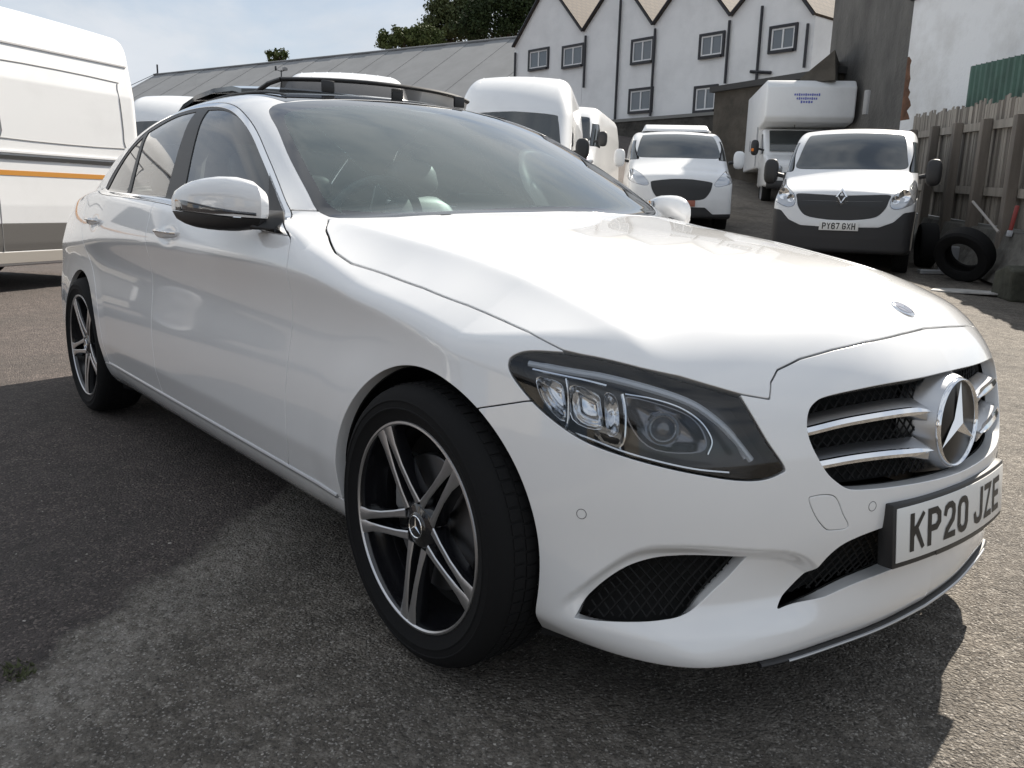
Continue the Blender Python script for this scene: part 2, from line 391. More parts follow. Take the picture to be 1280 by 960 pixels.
def clip_mesh(A, T, f):
    """A: vertex attribute rows, T: triangles, keep f<=0"""
    f = np.where(np.abs(f) < 1e-7, -1e-7, f); ins = f < 0
    n = ins[T].sum(1); keep = [T[n == 3]]; newA = [A]; cnt = len(A); cache = {}
    mixed = T[(n == 1) | (n == 2)]
    if len(mixed):
        E = np.concatenate([mixed[:, [0, 1]], mixed[:, [1, 2]], mixed[:, [2, 0]]]); E = np.sort(E, 1); E = E[ins[E[:, 0]] != ins[E[:, 1]]]
        E = np.unique(E, axis=0); t = f[E[:, 0]]/(f[E[:, 0]]-f[E[:, 1]])
        newA.append(A[E[:, 0]]*(1-t)[:, None]+A[E[:, 1]]*t[:, None])
        key = {(int(a), int(b)): cnt+i for i, (a, b) in enumerate(E)}
        add = []
        for tri in mixed:
            r = []
            for i in range(3):
                a, b = int(tri[i]), int(tri[(i+1) % 3])
                if ins[a]: r.append(a)
                if ins[a] != ins[b]: r.append(key[(min(a, b), max(a, b))])
            add.append(r[:3])
            if len(r) == 4: add.append([r[0], r[2], r[3]])
        keep.append(np.array(add))
    T2 = np.concatenate(keep); A2 = np.concatenate(newA)
    used = np.unique(T2); mp = np.full(len(A2), -1); mp[used] = np.arange(len(used))
    return A2[used], mp[T2]
def flange(V, N, T, depth, lip=.0015, seam=True, bev=.002):
    """turn the open border inwards: a small rounded edge and a wall"""
    E = np.concatenate([T[:, [0, 1]], T[:, [1, 2]], T[:, [2, 0]]]); key = E[:, 0].astype(np.int64)*len(V)+E[:, 1]; rev = E[:, 1].astype(np.int64)*len(V)+E[:, 0]
    B = E[~np.isin(key, rev)]
    if seam: B = B[~((np.abs(V[B[:, 0], 1]) < 1e-5) & (np.abs(V[B[:, 1], 1]) < 1e-5))]
    if not len(B): return V, N, T
    ed = V[B[:, 1]]-V[B[:, 0]]; ed /= np.maximum(np.linalg.norm(ed, axis=1), 1e-9)[:, None]
    out = np.zeros_like(V)
    for k in (0, 1): np.add.at(out, B[:, k], np.cross(ed, N[B[:, k]]))
    bv = np.unique(B); o = out[bv]; o /= np.maximum(np.linalg.norm(o, axis=1), 1e-9)[:, None]; n = N[bv]
    rings = [(V[bv]+o*lip*.7-n*bev*.3, (o+n)*.707), (V[bv]+o*lip-n*bev, o), (V[bv]+o*lip-n*depth, o)]
    mp = np.full(len(V), -1); Vs = [V]; Ns = [N]; Ts = [T]; prev = np.arange(len(V)); base = len(V)
    for p, nn in rings:
        cur = np.full(len(V), -1); cur[bv] = base+np.arange(len(bv)); base += len(bv); Vs.append(p); Ns.append(nn)
        a, b, c, d = prev[B[:, 0]], prev[B[:, 1]], cur[B[:, 1]], cur[B[:, 0]]
        Ts += [np.stack([b, a, d], 1), np.stack([b, d, c], 1)]; prev = cur
    return np.concatenate(Vs), np.concatenate(Ns), np.concatenate(Ts)
# base half body (y >= 0)
_P, _Q = surf_nets(); _P = snap(_P, 1); _N = g_grad(_P); _N /= np.linalg.norm(_N, axis=1)[:, None]
_T = np.concatenate([_Q[:, [0, 1, 2]], _Q[:, [0, 2, 3]]])
_fn = np.cross(_P[_T[:, 1]]-_P[_T[:, 0]], _P[_T[:, 2]]-_P[_T[:, 0]])
if (_fn*_N[_T[:, 0]]).sum() < 0: _T = _T[:, ::-1]
def refine(P, T, sel):
    """split the selected triangles in four; their border edges get plain midpoints so that nothing opens"""
    R = T[sel]; K = T[~sel]; E = np.sort(np.concatenate([R[:, [0, 1]], R[:, [1, 2]], R[:, [2, 0]]]), 1); U, inv, cnt = np.unique(E, axis=0, return_inverse=True, return_counts=True)
    Mp = (P[U[:, 0]]+P[U[:, 1]])/2; inn = cnt == 2; Mp[inn] = snap(Mp[inn], 1); inv = inv.ravel(); n = len(R); o = len(P); a, b, c = (inv[:n]+o, inv[n:2*n]+o, inv[2*n:]+o)
    bo = U[~inn]; P2 = np.concatenate([P, Mp])
    T2 = np.concatenate([K, np.stack([R[:, 0], a, c], 1), np.stack([a, R[:, 1], b], 1), np.stack([c, b, R[:, 2]], 1), np.stack([a, b, c], 1)])
    return P2, T2
_c = _P[_T].mean(1); _P, _T = refine(_P, _T, ((_c[:, 0] > .16) & (_c[:, 2] > .2)) | ((_c[:, 1] > .55) & (_c[:, 2] > .92) & (_c[:, 0] > -2.95) & (_c[:, 0] < -.55)))
_N = g_grad(_P); _N /= np.linalg.norm(_N, axis=1)[:, None]
_A, _T = clip_mesh(np.concatenate([_P, _N], 1), _T, -_P[:, 1]); _P = _A[:, :3]; _P[np.abs(_P[:, 1]) < 1e-5, 1] = 0
BX, BY, BZ = _P.T; BU = np.arctan2(BY, BX-TH0)*1.55
UZ = np.stack([BU, BZ], 1); XZ = np.stack([BX, BZ], 1); XY = np.stack([BX, BY], 1); YZ = np.stack([BY, BZ], 1)
# outlines measured on the car (theta/z round the nose, x/z along the side, x/y from above)
HOOD_T = [(-6, .793), (0, .792), (4, .788), (8.83, .780), (12, .770), (14.94, .756), (16.97, .738), (17.75, .717), (18.16, .688), (20.18, .6975), (23.98, .726), (28.09, .7455), (31.57, .759), (34.07, .785), (36.17, .799), (39.36, .818), (44.71, .842), (51.2, .862), (57.35, .879), (61.6, .902), (65.66, .934), (67.98, .953), (69.6, .970), (72, .99), (85, 1.3), (-6, 1.3)]
HEAD_T = crom([(35.7, .729), (35.21, .742), (34.06, .752), (31.69, .755), (29.45, .752), (26.85, .740), (24.0, .7215), (21.47, .703), (20.18, .6935), (19.55, .657), (18.64, .611), (17.5, .564), (17.73, .553), (19.05, .542), (20.93, .543), (23.7, .555), (26.04, .567), (28.18, .58), (30.22, .596), (31.85, .618), (33.57, .65), (34.85, .683), (35.61, .709)], 5, True, (8,))
GRIL_T = crom([(15.65, .639), (15.41, .664), (14.84, .679), (13.95, .688), (11.75, .6965), (8.47, .704), (3.97, .7065), (0, .708), (-6, .706), (-6, .497), (0, .497), (2.46, .498), (6.48, .503), (9.46, .506), (11.77, .5095), (12.65, .515), (13.37, .527), (14.22, .548), (15.02, .583), (15.51, .613)], 5, True, (8, 9))
VENT_T = crom([(30.61, .240), (29.83, .277), (28.7, .32), (27.35, .355), (25.84, .376), (24.42, .384), (22.54, .386), (19.25, .380), (20.31, .345), (21.55, .313), (22.65, .284), (23.83, .269), (25.2, .262), (27.13, .254), (29.01, .246)], 4, True, (0, 7))
INTK_T = crom([(16.4, .266), (15.3, .297), (14.3, .338), (13.27, .380), (11.8, .404), (8.65, .421), (4, .430), (0, .432), (-6, .432), (-6, .309), (0, .309), (5.46, .303), (9.67, .295), (13.05, .280)], 4, True, (0, 8, 9))
TOW_T = crom([(15.6, .498), (15.3, .504), (14.34, .505), (13.53, .497), (12.88, .463), (12.34, .435), (13.65, .433), (14.23, .439), (15.03, .465)], 4, True)
DLO = crom([(-.645, .935), (-.782, .998), (-.91, 1.074), (-1.037, 1.147), (-1.212, 1.240), (-1.37, 1.303), (-1.535, 1.347), (-1.735, 1.372), (-2.0, 1.379), (-2.24, 1.365), (-2.42, 1.328), (-2.54, 1.275), (-2.65, 1.200), (-2.76, 1.112), (-2.80, 1.043), (-2.6, 1.028), (-2.23, 1.019), (-1.69, 1.002), (-.99, .958), (-.766, .941)], 4, True, (0, 14))
GFR = crom([(-1.76, 1.348), (-1.60, 1.338), (-1.442, 1.308), (-1.311, 1.266), (-1.175, 1.208), (-1.052, 1.143), (-.99, 1.108), (-.845, .970), (-1.60, 1.018)], 4, True, (0, 6, 7, 8))
SAIL = [(-.985, 1.106), (-.90, 1.056), (-.78, .985), (-.70, .948), (-.84, .962)]
GRR = crom([(-1.885, 1.351), (-2.13, 1.343), (-2.40, 1.294), (-2.275, 1.036), (-1.79, 1.024)], 4, True, (0, 2, 3, 4))
GQT = crom([(-2.43, 1.278), (-2.56, 1.216), (-2.66, 1.135), (-2.73, 1.046), (-2.325, 1.038)], 4, True, (0, 3, 4))
WSB_Y = [0, .2, .4, .5, .6, .72, .80]; WSB_X = [-.425, -.428, -.445, -.466, -.508, -.612, -.70]
WSE = [(-.649, .734), (-.709, .742), (-.789, .729), (-.888, .712), (-.997, .690), (-1.142, .653), (-1.251, .628), (-1.305, .595), (-1.31, .5), (-1.295, .3), (-1.285, 0), (-1.285, -.1)]
GLE = [(-.625, .694), (-.708, .710), (-.799, .698), (-.922, .676), (-1.061, .645), (-1.169, .615), (-1.215, .58), (-1.215, .45), (-1.205, .25), (-1.195, 0), (-1.195, -.1)]
wsb = [(float(np.interp(y, WSB_Y, WSB_X)), y) for y in (-.1, 0, .1, .2, .3, .4, .45, .5, .55, .6, .66, .72)]
WS_OUT = [(x-.012, y) for x, y in wsb]+crom(WSE, 3)
GL_IN = [(x-.042-.01*y, y*.965) for x, y in wsb]+crom(GLE, 3)
ROOF = crom([(-1.30, -.1), (-1.30, 0), (-1.31, .3), (-1.325, .5), (-1.36, .548), (-1.8, .553), (-2.3, .54), (-2.62, .515), (-2.70, .45), (-2.74, .2), (-2.75, 0), (-2.75, -.1)], 3, True, (0, 11))
RWIN = [(-2.84, -.1), (-2.84, 0), (-2.82, .4), (-2.80, .50), (-2.84, .55), (-3.30, .62), (-3.38, .58), (-3.42, .3), (-3.43, 0), (-3.43, -.1)]
FDOOR = crom([(-.655, .942), (-.618, .92), (-.600, .879), (-.598, .848), (-.600, .757), (-.612, .643), (-.618, .493), (-.62, .381), (-.655, .292), (-1.2, .292), (-1.72, .294), (-1.735, .435), (-1.76, .574), (-1.768, .722), (-1.762, .825), (-1.77, .94), (-1.80, 1.045), (-1.2, 1.04), (-.79, .985)], 4, True, (8, 10, 16, 18, 0))
RDOOR = crom([(-1.80, 1.045), (-1.77, .94), (-1.762, .825), (-1.768, .722), (-1.76, .574), (-1.735, .435), (-1.72, .294), (-2.3, .298), (-2.42, .31), (-2.445, .42), (-2.50, .56), (-2.60, .68), (-2.72, .78), (-2.82, .90), (-2.86, 1.05), (-2.3, 1.06)], 4, True, (0, 6, 8, 14))
BUMP_T = [(-6, 0), (60, 0), (60, .55), (38.83, .620), (37.96, .630), (34.37, .658), (31, .672), (22, .66), (20.2, .66), (20.2, .74), (16, .9), (-6, .9)]
ARCH = {0: (.338, .358), AX_R: (.338, .352)}
def arch_sdf(ax, rx=.335, rz=.358):
    return (np.sqrt(((BX-ax)/rx)**2+((BZ-WZ)/rz)**2)-1)*.34
S = dict(hood=np.maximum(sdf_poly(UZ, TU(HOOD_T)), np.interp(BY, WSB_Y, WSB_X)-BX), head=sdf_poly(UZ, TU(HEAD_T)), gril=sdf_poly(UZ, TU(GRIL_T)), vent=sdf_poly(UZ, TU(VENT_T)), intk=sdf_poly(UZ, TU(INTK_T)), tow=sdf_poly(UZ, TU(TOW_T)),
         dlo=sdf_poly(XZ, DLO), gfr=sdf_poly(XZ, GFR), sail=sdf_poly(XZ, SAIL), grr=sdf_poly(XZ, GRR), gqt=sdf_poly(XZ, GQT), ws=sdf_poly(XY, WS_OUT), gl=sdf_poly(XY, GL_IN), roof=sdf_poly(XY, ROOF), rwin=sdf_poly(XY, RWIN),
         fdoor=sdf_poly(XZ, FDOOR), rdoor=sdf_poly(XZ, RDOOR), bump=sdf_poly(UZ, TU(BUMP_T)), arf=arch_sdf(0, *ARCH[0]), arr=arch_sdf(AX_R, *ARCH[AX_R]))
lowz = np.where(BZ < .89, .2, -1.)
for k in ('ws', 'gl', 'roof', 'rwin'): S[k] = np.maximum(S[k], lowz)
side = np.where((BY < .45), .2, -1.)
for k in ('dlo', 'gfr', 'sail', 'grr', 'gqt', 'fdoor', 'rdoor', 'arf', 'arr'): S[k] = np.maximum(S[k], side)
S['hood'] = np.maximum(S['hood'], np.where((BX < -.72) | (BZ < .6), .2, -1.)); S['bump'] = np.maximum(S['bump'], np.where(BX < 0, .2, -1.))
fx = np.interp(BZ, [.2, .285, .381, .493, .643, .757, .848, .879, .92, .935, 1.0, 1.05], [-.66, -.655, -.62, -.618, -.612, -.60, -.598, -.60, -.618, -.86, -.86, -.86])
S['fend'] = np.maximum.reduce([fx-BX, BZ-1.0, np.where(BY < .45, .2, -1.)])
S['sill'] = np.maximum.reduce([BZ-np.interp(BX, [-2.5, -.3], [.298, .287]), BX+.27, -2.56-BX, np.where(BY < .45, .2, -1.)])
S['boot'] = np.maximum.reduce([BX+3.40, BY-.64, .70-BZ]); S['rbump'] = np.maximum.reduce([BX+3.30, BZ-np.interp(BX, [-3.9, -3.6, -3.3], [.70, .66, .60])])
S['under'] = BZ-.195+np.where(BX > .1, .022, 0.)
NAMES = list(S); SM = np.stack([S[k] for k in NAMES], 1)
BASE_A = np.concatenate([_P, _A[:, 3:6], SM], 1); CI = {k: 6+i for i, k in enumerate(NAMES)}
def cut(inside=(), outside=(), gap=.002, extra=None):
    A, T = BASE_A, _T
    for k in inside: A, T = clip_mesh(A, T, A[:, CI[k]]+gap)
    for k in outside: A, T = clip_mesh(A, T, -A[:, CI[k]]+gap)
    if extra: A, T = clip_mesh(A, T, extra(A))
    V = A[:, :3].copy(); N = A[:, 3:6]/np.linalg.norm(A[:, 3:6], axis=1)[:, None]; V[np.abs(V[:, 1]) < 1e-5, 1] = 0
    return V, N, T
def mirror(V, N, T, both=True):
    s = np.array([1, -1, 1]); V2, N2, T2 = V*s, N*s, T[:, ::-1]
    if not both: return V2, N2, T2
    return np.concatenate([V, V2]), np.concatenate([N, N2]), np.concatenate([T, T2+len(V)])
def panel(name, m, parent, inside=(), outside=(), gap=.0026, depth=.03, centre=False, extra=None, offset=0, fl=True, label=None):
    V, N, T = cut(inside, outside, gap, extra); V = V-N*offset
    if fl: V, N, T = flange(V, N, T, depth)
    if centre:
        return [mesh_obj(name, *(lambda q: (q[0], q[2]))(mirror(V, N, T)), m, parent, normals=mirror(V, N, T)[1])]
    a = mirror(V, N, T, False)
    return [mesh_obj(name, a[0], a[2], m, parent, normals=a[1]), mesh_obj(name, V, T, m, parent, normals=N)]
def surf_at(x=None, y=None, z=None, it=40):
    """point of the body surface: give two coordinates; the free one is searched from outside (positive side)"""
    lo, hi = {'x': (-.2, .95), 'y': (0., 1.1), 'z': (.4, 1.6)}['x' if x is None else 'y' if y is None else 'z']
    def P(t): return np.array([[t if x is None else x, t if y is None else y, t if z is None else z]])
    def find(hi, lo, n):
        ts = np.linspace(hi, lo, n); v = g_point(np.concatenate([P(t) for t in ts])); k = max(int(np.argmax(v < 0)), 1); return ts[k-1], ts[k]
    a = find(hi, lo, 60)
    for _ in range(3): a = find(a[0], a[1], 24)
    p = P(a[1])[0]; n = g_grad(p[None])[0]; return p, n/np.linalg.norm(n)
def uz_points(pts):
    """(theta deg, z) -> surface points and normals, along rays from the nose axis"""
    t = np.radians([p[0] for p in pts]); z = np.array([p[1] for p in pts], float); d = np.stack([np.cos(t), np.sin(t), 0*t], 1); o = np.stack([0*z+TH0, 0*z, z], 1); n = len(t)
    rs = np.linspace(2., .6, 90); Q = o[:, None]+rs[None, :, None]*d[:, None]; v = g_point(Q.reshape(-1, 3)).reshape(n, -1)
    k = np.maximum(np.argmax(v < 0, 1), 1); b, a = rs[k-1], rs[k]
    for _ in range(16):
        c = (a+b)/2; m = g_point(o+c[:, None]*d) < 0; a = np.where(m, c, a); b = np.where(m, b, c)
    P = o+a[:, None]*d; G = g_grad(P); return P, G/np.linalg.norm(G, axis=1)[:, None]
# ---------------------------------------------------------------- the car: panels
PAINT = None
def paint_mat():
    m = mat('pearl_white_paint', (.80, .803, .805), .26, 0, 1.0, .5); b = m.node_tree.nodes['Principled BSDF']
    b.inputs['Coat IOR'].default_value = 1.6
    return m
PAINT = paint_mat()
BLACKG = mat('gloss_black', (.012, .012, .013), .06, 0, 1., .5)
BLACKP = mat('black_plastic', (.018, .018, .019), .45)
CHROME = mat('chrome', (.82, .83, .85), .07, 1.)
SATIN = mat('satin_silver', (.50, .51, .53), .36, 1.)
GLASS_W = glass_mat('windscreen_glass', (.78, .94, .92), alpha=.10, dark=(.42, .56, .55), fm=1.9)  # pale diffuse share paints the haze of reflected sky into the glass
GLASS_S = glass_mat('side_glass', (.68, .78, .77))
GLASS_D = glass_mat('privacy_glass', (.10, .12, .12))
LENS = glass_mat('lamp_lens', (.94, .95, .96), ior=1.45)
car = thing('saloon_car', 'pearl white four-door saloon with open sunroof and number plate KP20 JZE', 'car')
panel('hood', PAINT, car, ['hood'], ['head'], centre=True)
panel('windscreen', GLASS_W, car, ['gl'], gap=0, depth=.004, centre=True)
panel('windscreen_surround', BLACKG, car, ['ws'], ['gl', 'hood'], gap=.0, depth=.01, centre=True)
panel('panoramic_roof', BLACKG, car, ['roof'], depth=.012, centre=True, extra=lambda A: -np.maximum(np.abs(A[:, 0]+1.69)-.16, A[:, 1]-.41))
panel('rear_window', GLASS_D, car, ['rwin'], depth=.006, centre=True)
panel('fender', PAINT, car, ['fend'], ['hood', 'head', 'bump', 'arf', 'ws', 'fdoor', 'dlo', 'sill', 'under'])
bumper = panel('front_bumper', PAINT, car, ['bump'], ['hood', 'head', 'gril', 'vent', 'intk', 'arf', 'tow', 'under'], depth=.03, centre=True)[0]
fd = panel('front_door', PAINT, car, ['fdoor'], ['dlo', 'sill'])
rd = panel('rear_door', PAINT, car, ['rdoor'], ['dlo', 'sill', 'arr'])
sills = panel('sill', PAINT, car, ['sill'], ['arf', 'arr', 'under'], depth=.02)
panel('boot_lid', PAINT, car, ['boot'], ['rwin'], centre=True)
panel('rear_bumper', PAINT, car, ['rbump'], ['boot', 'arr', 'under'], centre=True)
panel('body_shell', PAINT, car, [], ['hood', 'ws', 'roof', 'rwin', 'fend', 'bump', 'fdoor', 'rdoor', 'dlo', 'sill', 'boot', 'rbump', 'arf', 'arr', 'head', 'under'], centre=True, depth=.02)
# window band: chrome surround, black seals, panes
def ring(A, w): return -(A[:, CI['dlo']]+w)
ch = panel('window_trim', CHROME, car, ['dlo'], [], gap=.001, depth=.006, extra=lambda A: ring(A, .014))
panel('window_seal', BLACKP, car, ['dlo'], ['gfr', 'grr', 'gqt', 'sail'], gap=.0, depth=.01, offset=.003, extra=lambda A: A[:, CI['dlo']]+.014)
panel('front_window', GLASS_S, car, ['gfr'], ['sail'], gap=0, fl=False, offset=.006)
panel('rear_side_window', GLASS_S, car, ['grr'], gap=0, fl=False, offset=.006)
panel('quarter_window', GLASS_D, car, ['gqt'], gap=0, fl=False, offset=.006)
panel('mirror_sail', BLACKP, car, ['sail'], gap=0, depth=.01)
tow = panel('tow_eye_cover', PAINT, car, ['tow'], gap=.0015)
# ---------------------------------------------------------------- car details
TYRE = mat('tyre_rubber', (.0075, .0075, .008), .85, spec=.25, bump=(60, .25, .002))
RIMB = mat('wheel_gloss_black', (.01, .01, .012), .15, 0, .6)
RIMS = mat('wheel_machined_face', (.60, .60, .61), .36, 1.)
DISC = mat('brake_disc', (.30, .30, .31), .35, 1.)
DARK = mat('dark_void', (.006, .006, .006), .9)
LINER = mat('arch_liner', (.010, .010, .011), .9)
def wheel(name, x, sy):
    """wheel with axis along local -y (outer face at -y); sy=-1 near side, +1 far side"""
    w = D.objects.new(name, None); COL.objects.link(w); w.parent = car; w.location = (x, sy*.797, .322)
    if sy > 0: w.rotation_euler = (0, 0, math.pi)
    R = .319
    pr = [(.236, .09), (.255, .098), (.280, .105), (.302, .100), (.314, .085), (R, .06), (R, -.06), (.3155, -.078), (.305, -.092), (.294, -.099), (.290, -.1005), (.2885, -.1022), (.2865, -.1022), (.285, -.1005), (.272, -.1010), (.2705, -.1026), (.2685, -.1026), (.267, -.1005), (.252, -.096), (.243, -.091), (.236, -.088), (.230, -.07), (.230, .07)]
    t = MB().lathe(pr, 96, close=True)
    ty = t.build('tyre', TYRE, w, angle=40)
    tr = MB()                                                               # tread blocks
    for k in range(72):
        a = 2*math.pi*k/72; M = Matrix.Rotation(-a, 4, 'Y')
        for yy, sh in ((-.047, .004), (-.016, -.004), (.016, .004), (.047, -.004)):
            tr.box((R-.001, yy, sh), (.007, .026, .0225), M)
    tr.build('tread', TYRE, w, smooth=False)
    rm = MB().lathe([(.2425, -.0855), (.240, -.091), (.235, -.092), (.2315, -.088), (.229, -.076), (.226, -.05), (.212, -.03), (.208, .05), (.225, .075), (.240, .08), (.243, .075)], 96).build('rim_barrel', RIMB, w, angle=40)
    MB().lathe([(.2418, -.0880), (.2395, -.0925), (.235, -.0932), (.2318, -.0895)], 96).build('rim_edge', RIMS, rm)
    # five twin spokes: black body and machined face
    for k in range(5):
        M = Matrix.Rotation(-math.radians(193-72*k), 4, 'Y')
        for s in (-1, 1):
            def bar(yo, inset, top):
                L_ = [(.048, s*.026, .0085), (.09, s*.0225, .0068), (.14, s*.018, .0068), (.19, s*.0155, .0085), (.233, s*.0155, .0135)]
                dep = [-.074, -.080, -.085, -.088, -.0895]
                rings = []
                for (r, c, hw), d in zip(L_, dep):
                    hw -= inset; y0 = d+yo
                    rings.append([(r, y0, c-hw), (r, y0, c+hw), (r, y0+top, c+hw*1.5), (r, y0+top, c-hw*1.5)])
                return rings
            sp = MB().loft(bar(0, 0, .035), M).build('spoke', RIMB, w, bevel=.002, angle=50)
            MB().loft(bar(-.0012, .0012, .002), M).build('spoke_face', RIMS, sp, angle=30)
    hb = MB().lathe([(0, -.078), (.030, -.078), (.034, -.076), (.046, -.074), (.060, -.066), (.066, -.045), (.066, .0)], 48).build('hub', RIMB, w, angle=50)
    for k in range(5):
        a = math.radians(193-72*k+36); M = Matrix.Translation((.052*math.cos(a), 0, .052*math.sin(a)))
        MB().lathe([(0, -.070), (.007, -.070), (.009, -.066), (.009, -.055)], 10, M).build('wheel_bolt', DARK, hb)
    cap = MB().lathe([(0, -.0815), (.026, -.081), (.031, -.0795), (.033, -.076)], 40).build('hub_cap', BLACKG, w, angle=50)
    st = MB()
    for k in range(3):
        a = math.radians(90+120*k)
        st.add([(0, -.0845, 0), (.004*math.cos(a+1.05), -.082, .004*math.sin(a+1.05)), (.024*math.cos(a), -.0825, .024*math.sin(a)), (.004*math.cos(a-1.05), -.082, .004*math.sin(a-1.05))], [(0, 1, 2), (0, 2, 3)])
    st.lathe([(.0235, -.082), (.025, -.0835), (.0265, -.082)], 40); st.build('star', CHROME, cap)
    dk = MB().lathe([(.05, -.03), (.155, -.03), (.157, -.028), (.157, -.008), (.155, -.006), (.05, -.006)], 64).build('brake_disc', DISC, w, angle=40)
    MB().box((.125*math.cos(2.6), -.022, .125*math.sin(2.6)), (.06, .055, .13), None).build('brake_caliper', mat('caliper', (.2, .2, .2), .5), w, bevel=.008)
    MB().lathe([(.0, .02), (.23, .02)], 48).build('wheel_backing', DARK, w)
    return w
for x in (0, AX_R):
    for sy in (-1, 1): wheel('wheel', x, sy)
# arch liners and underside tray
for x in (0, AX_R):
    for sy in (-1, 1):
        an = [math.radians(q) for q in range(-28, 209, 6)]; rx, rz = ARCH[x]
        ou = []
        for a in an:
            px_, pz_ = x+(rx+.003)*math.cos(a), WZ+(rz+.003)*math.sin(a)
            p_, n_ = surf_at(x=px_, z=max(pz_, .185)); ou.append((px_, sy*(p_[1]-.012), pz_))
        n = len(ou); V = ou+[(x+(p[0]-x)*1.10, p[1]-sy*.05, WZ+(p[2]-WZ)*1.08) for p in ou]+[(x+(p[0]-x)*1.10, sy*.52, WZ+(p[2]-WZ)*1.08) for p in ou]
        F = [(i, i+1, n+i+1, n+i) for i in range(n-1)]+[(n+i, n+i+1, 2*n+i+1, 2*n+i) for i in range(n-1)]+[tuple(range(2*n, 3*n))]
        mesh_obj('arch_liner', V, F, LINER, car, smooth=True, autosmooth=40)
ub = MB()
ub.box((-1.42, 0, .235), (1.98, 1.66, .05)); ub.box((-1.5, 0, .26), (4.2, 1.0, .04)); ub.box((.42, 0, .185), (.40, 1.0, .015))
ub.build('underbody', LINER, car)
# inner shell so that gaps read dark
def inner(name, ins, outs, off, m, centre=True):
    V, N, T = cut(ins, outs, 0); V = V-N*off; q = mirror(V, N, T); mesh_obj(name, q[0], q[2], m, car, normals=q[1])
inner('inner_panel', [], ['ws', 'roof', 'rwin', 'dlo', 'arf', 'arr', 'gril', 'vent', 'intk', 'head', 'under'], .034, DARK)
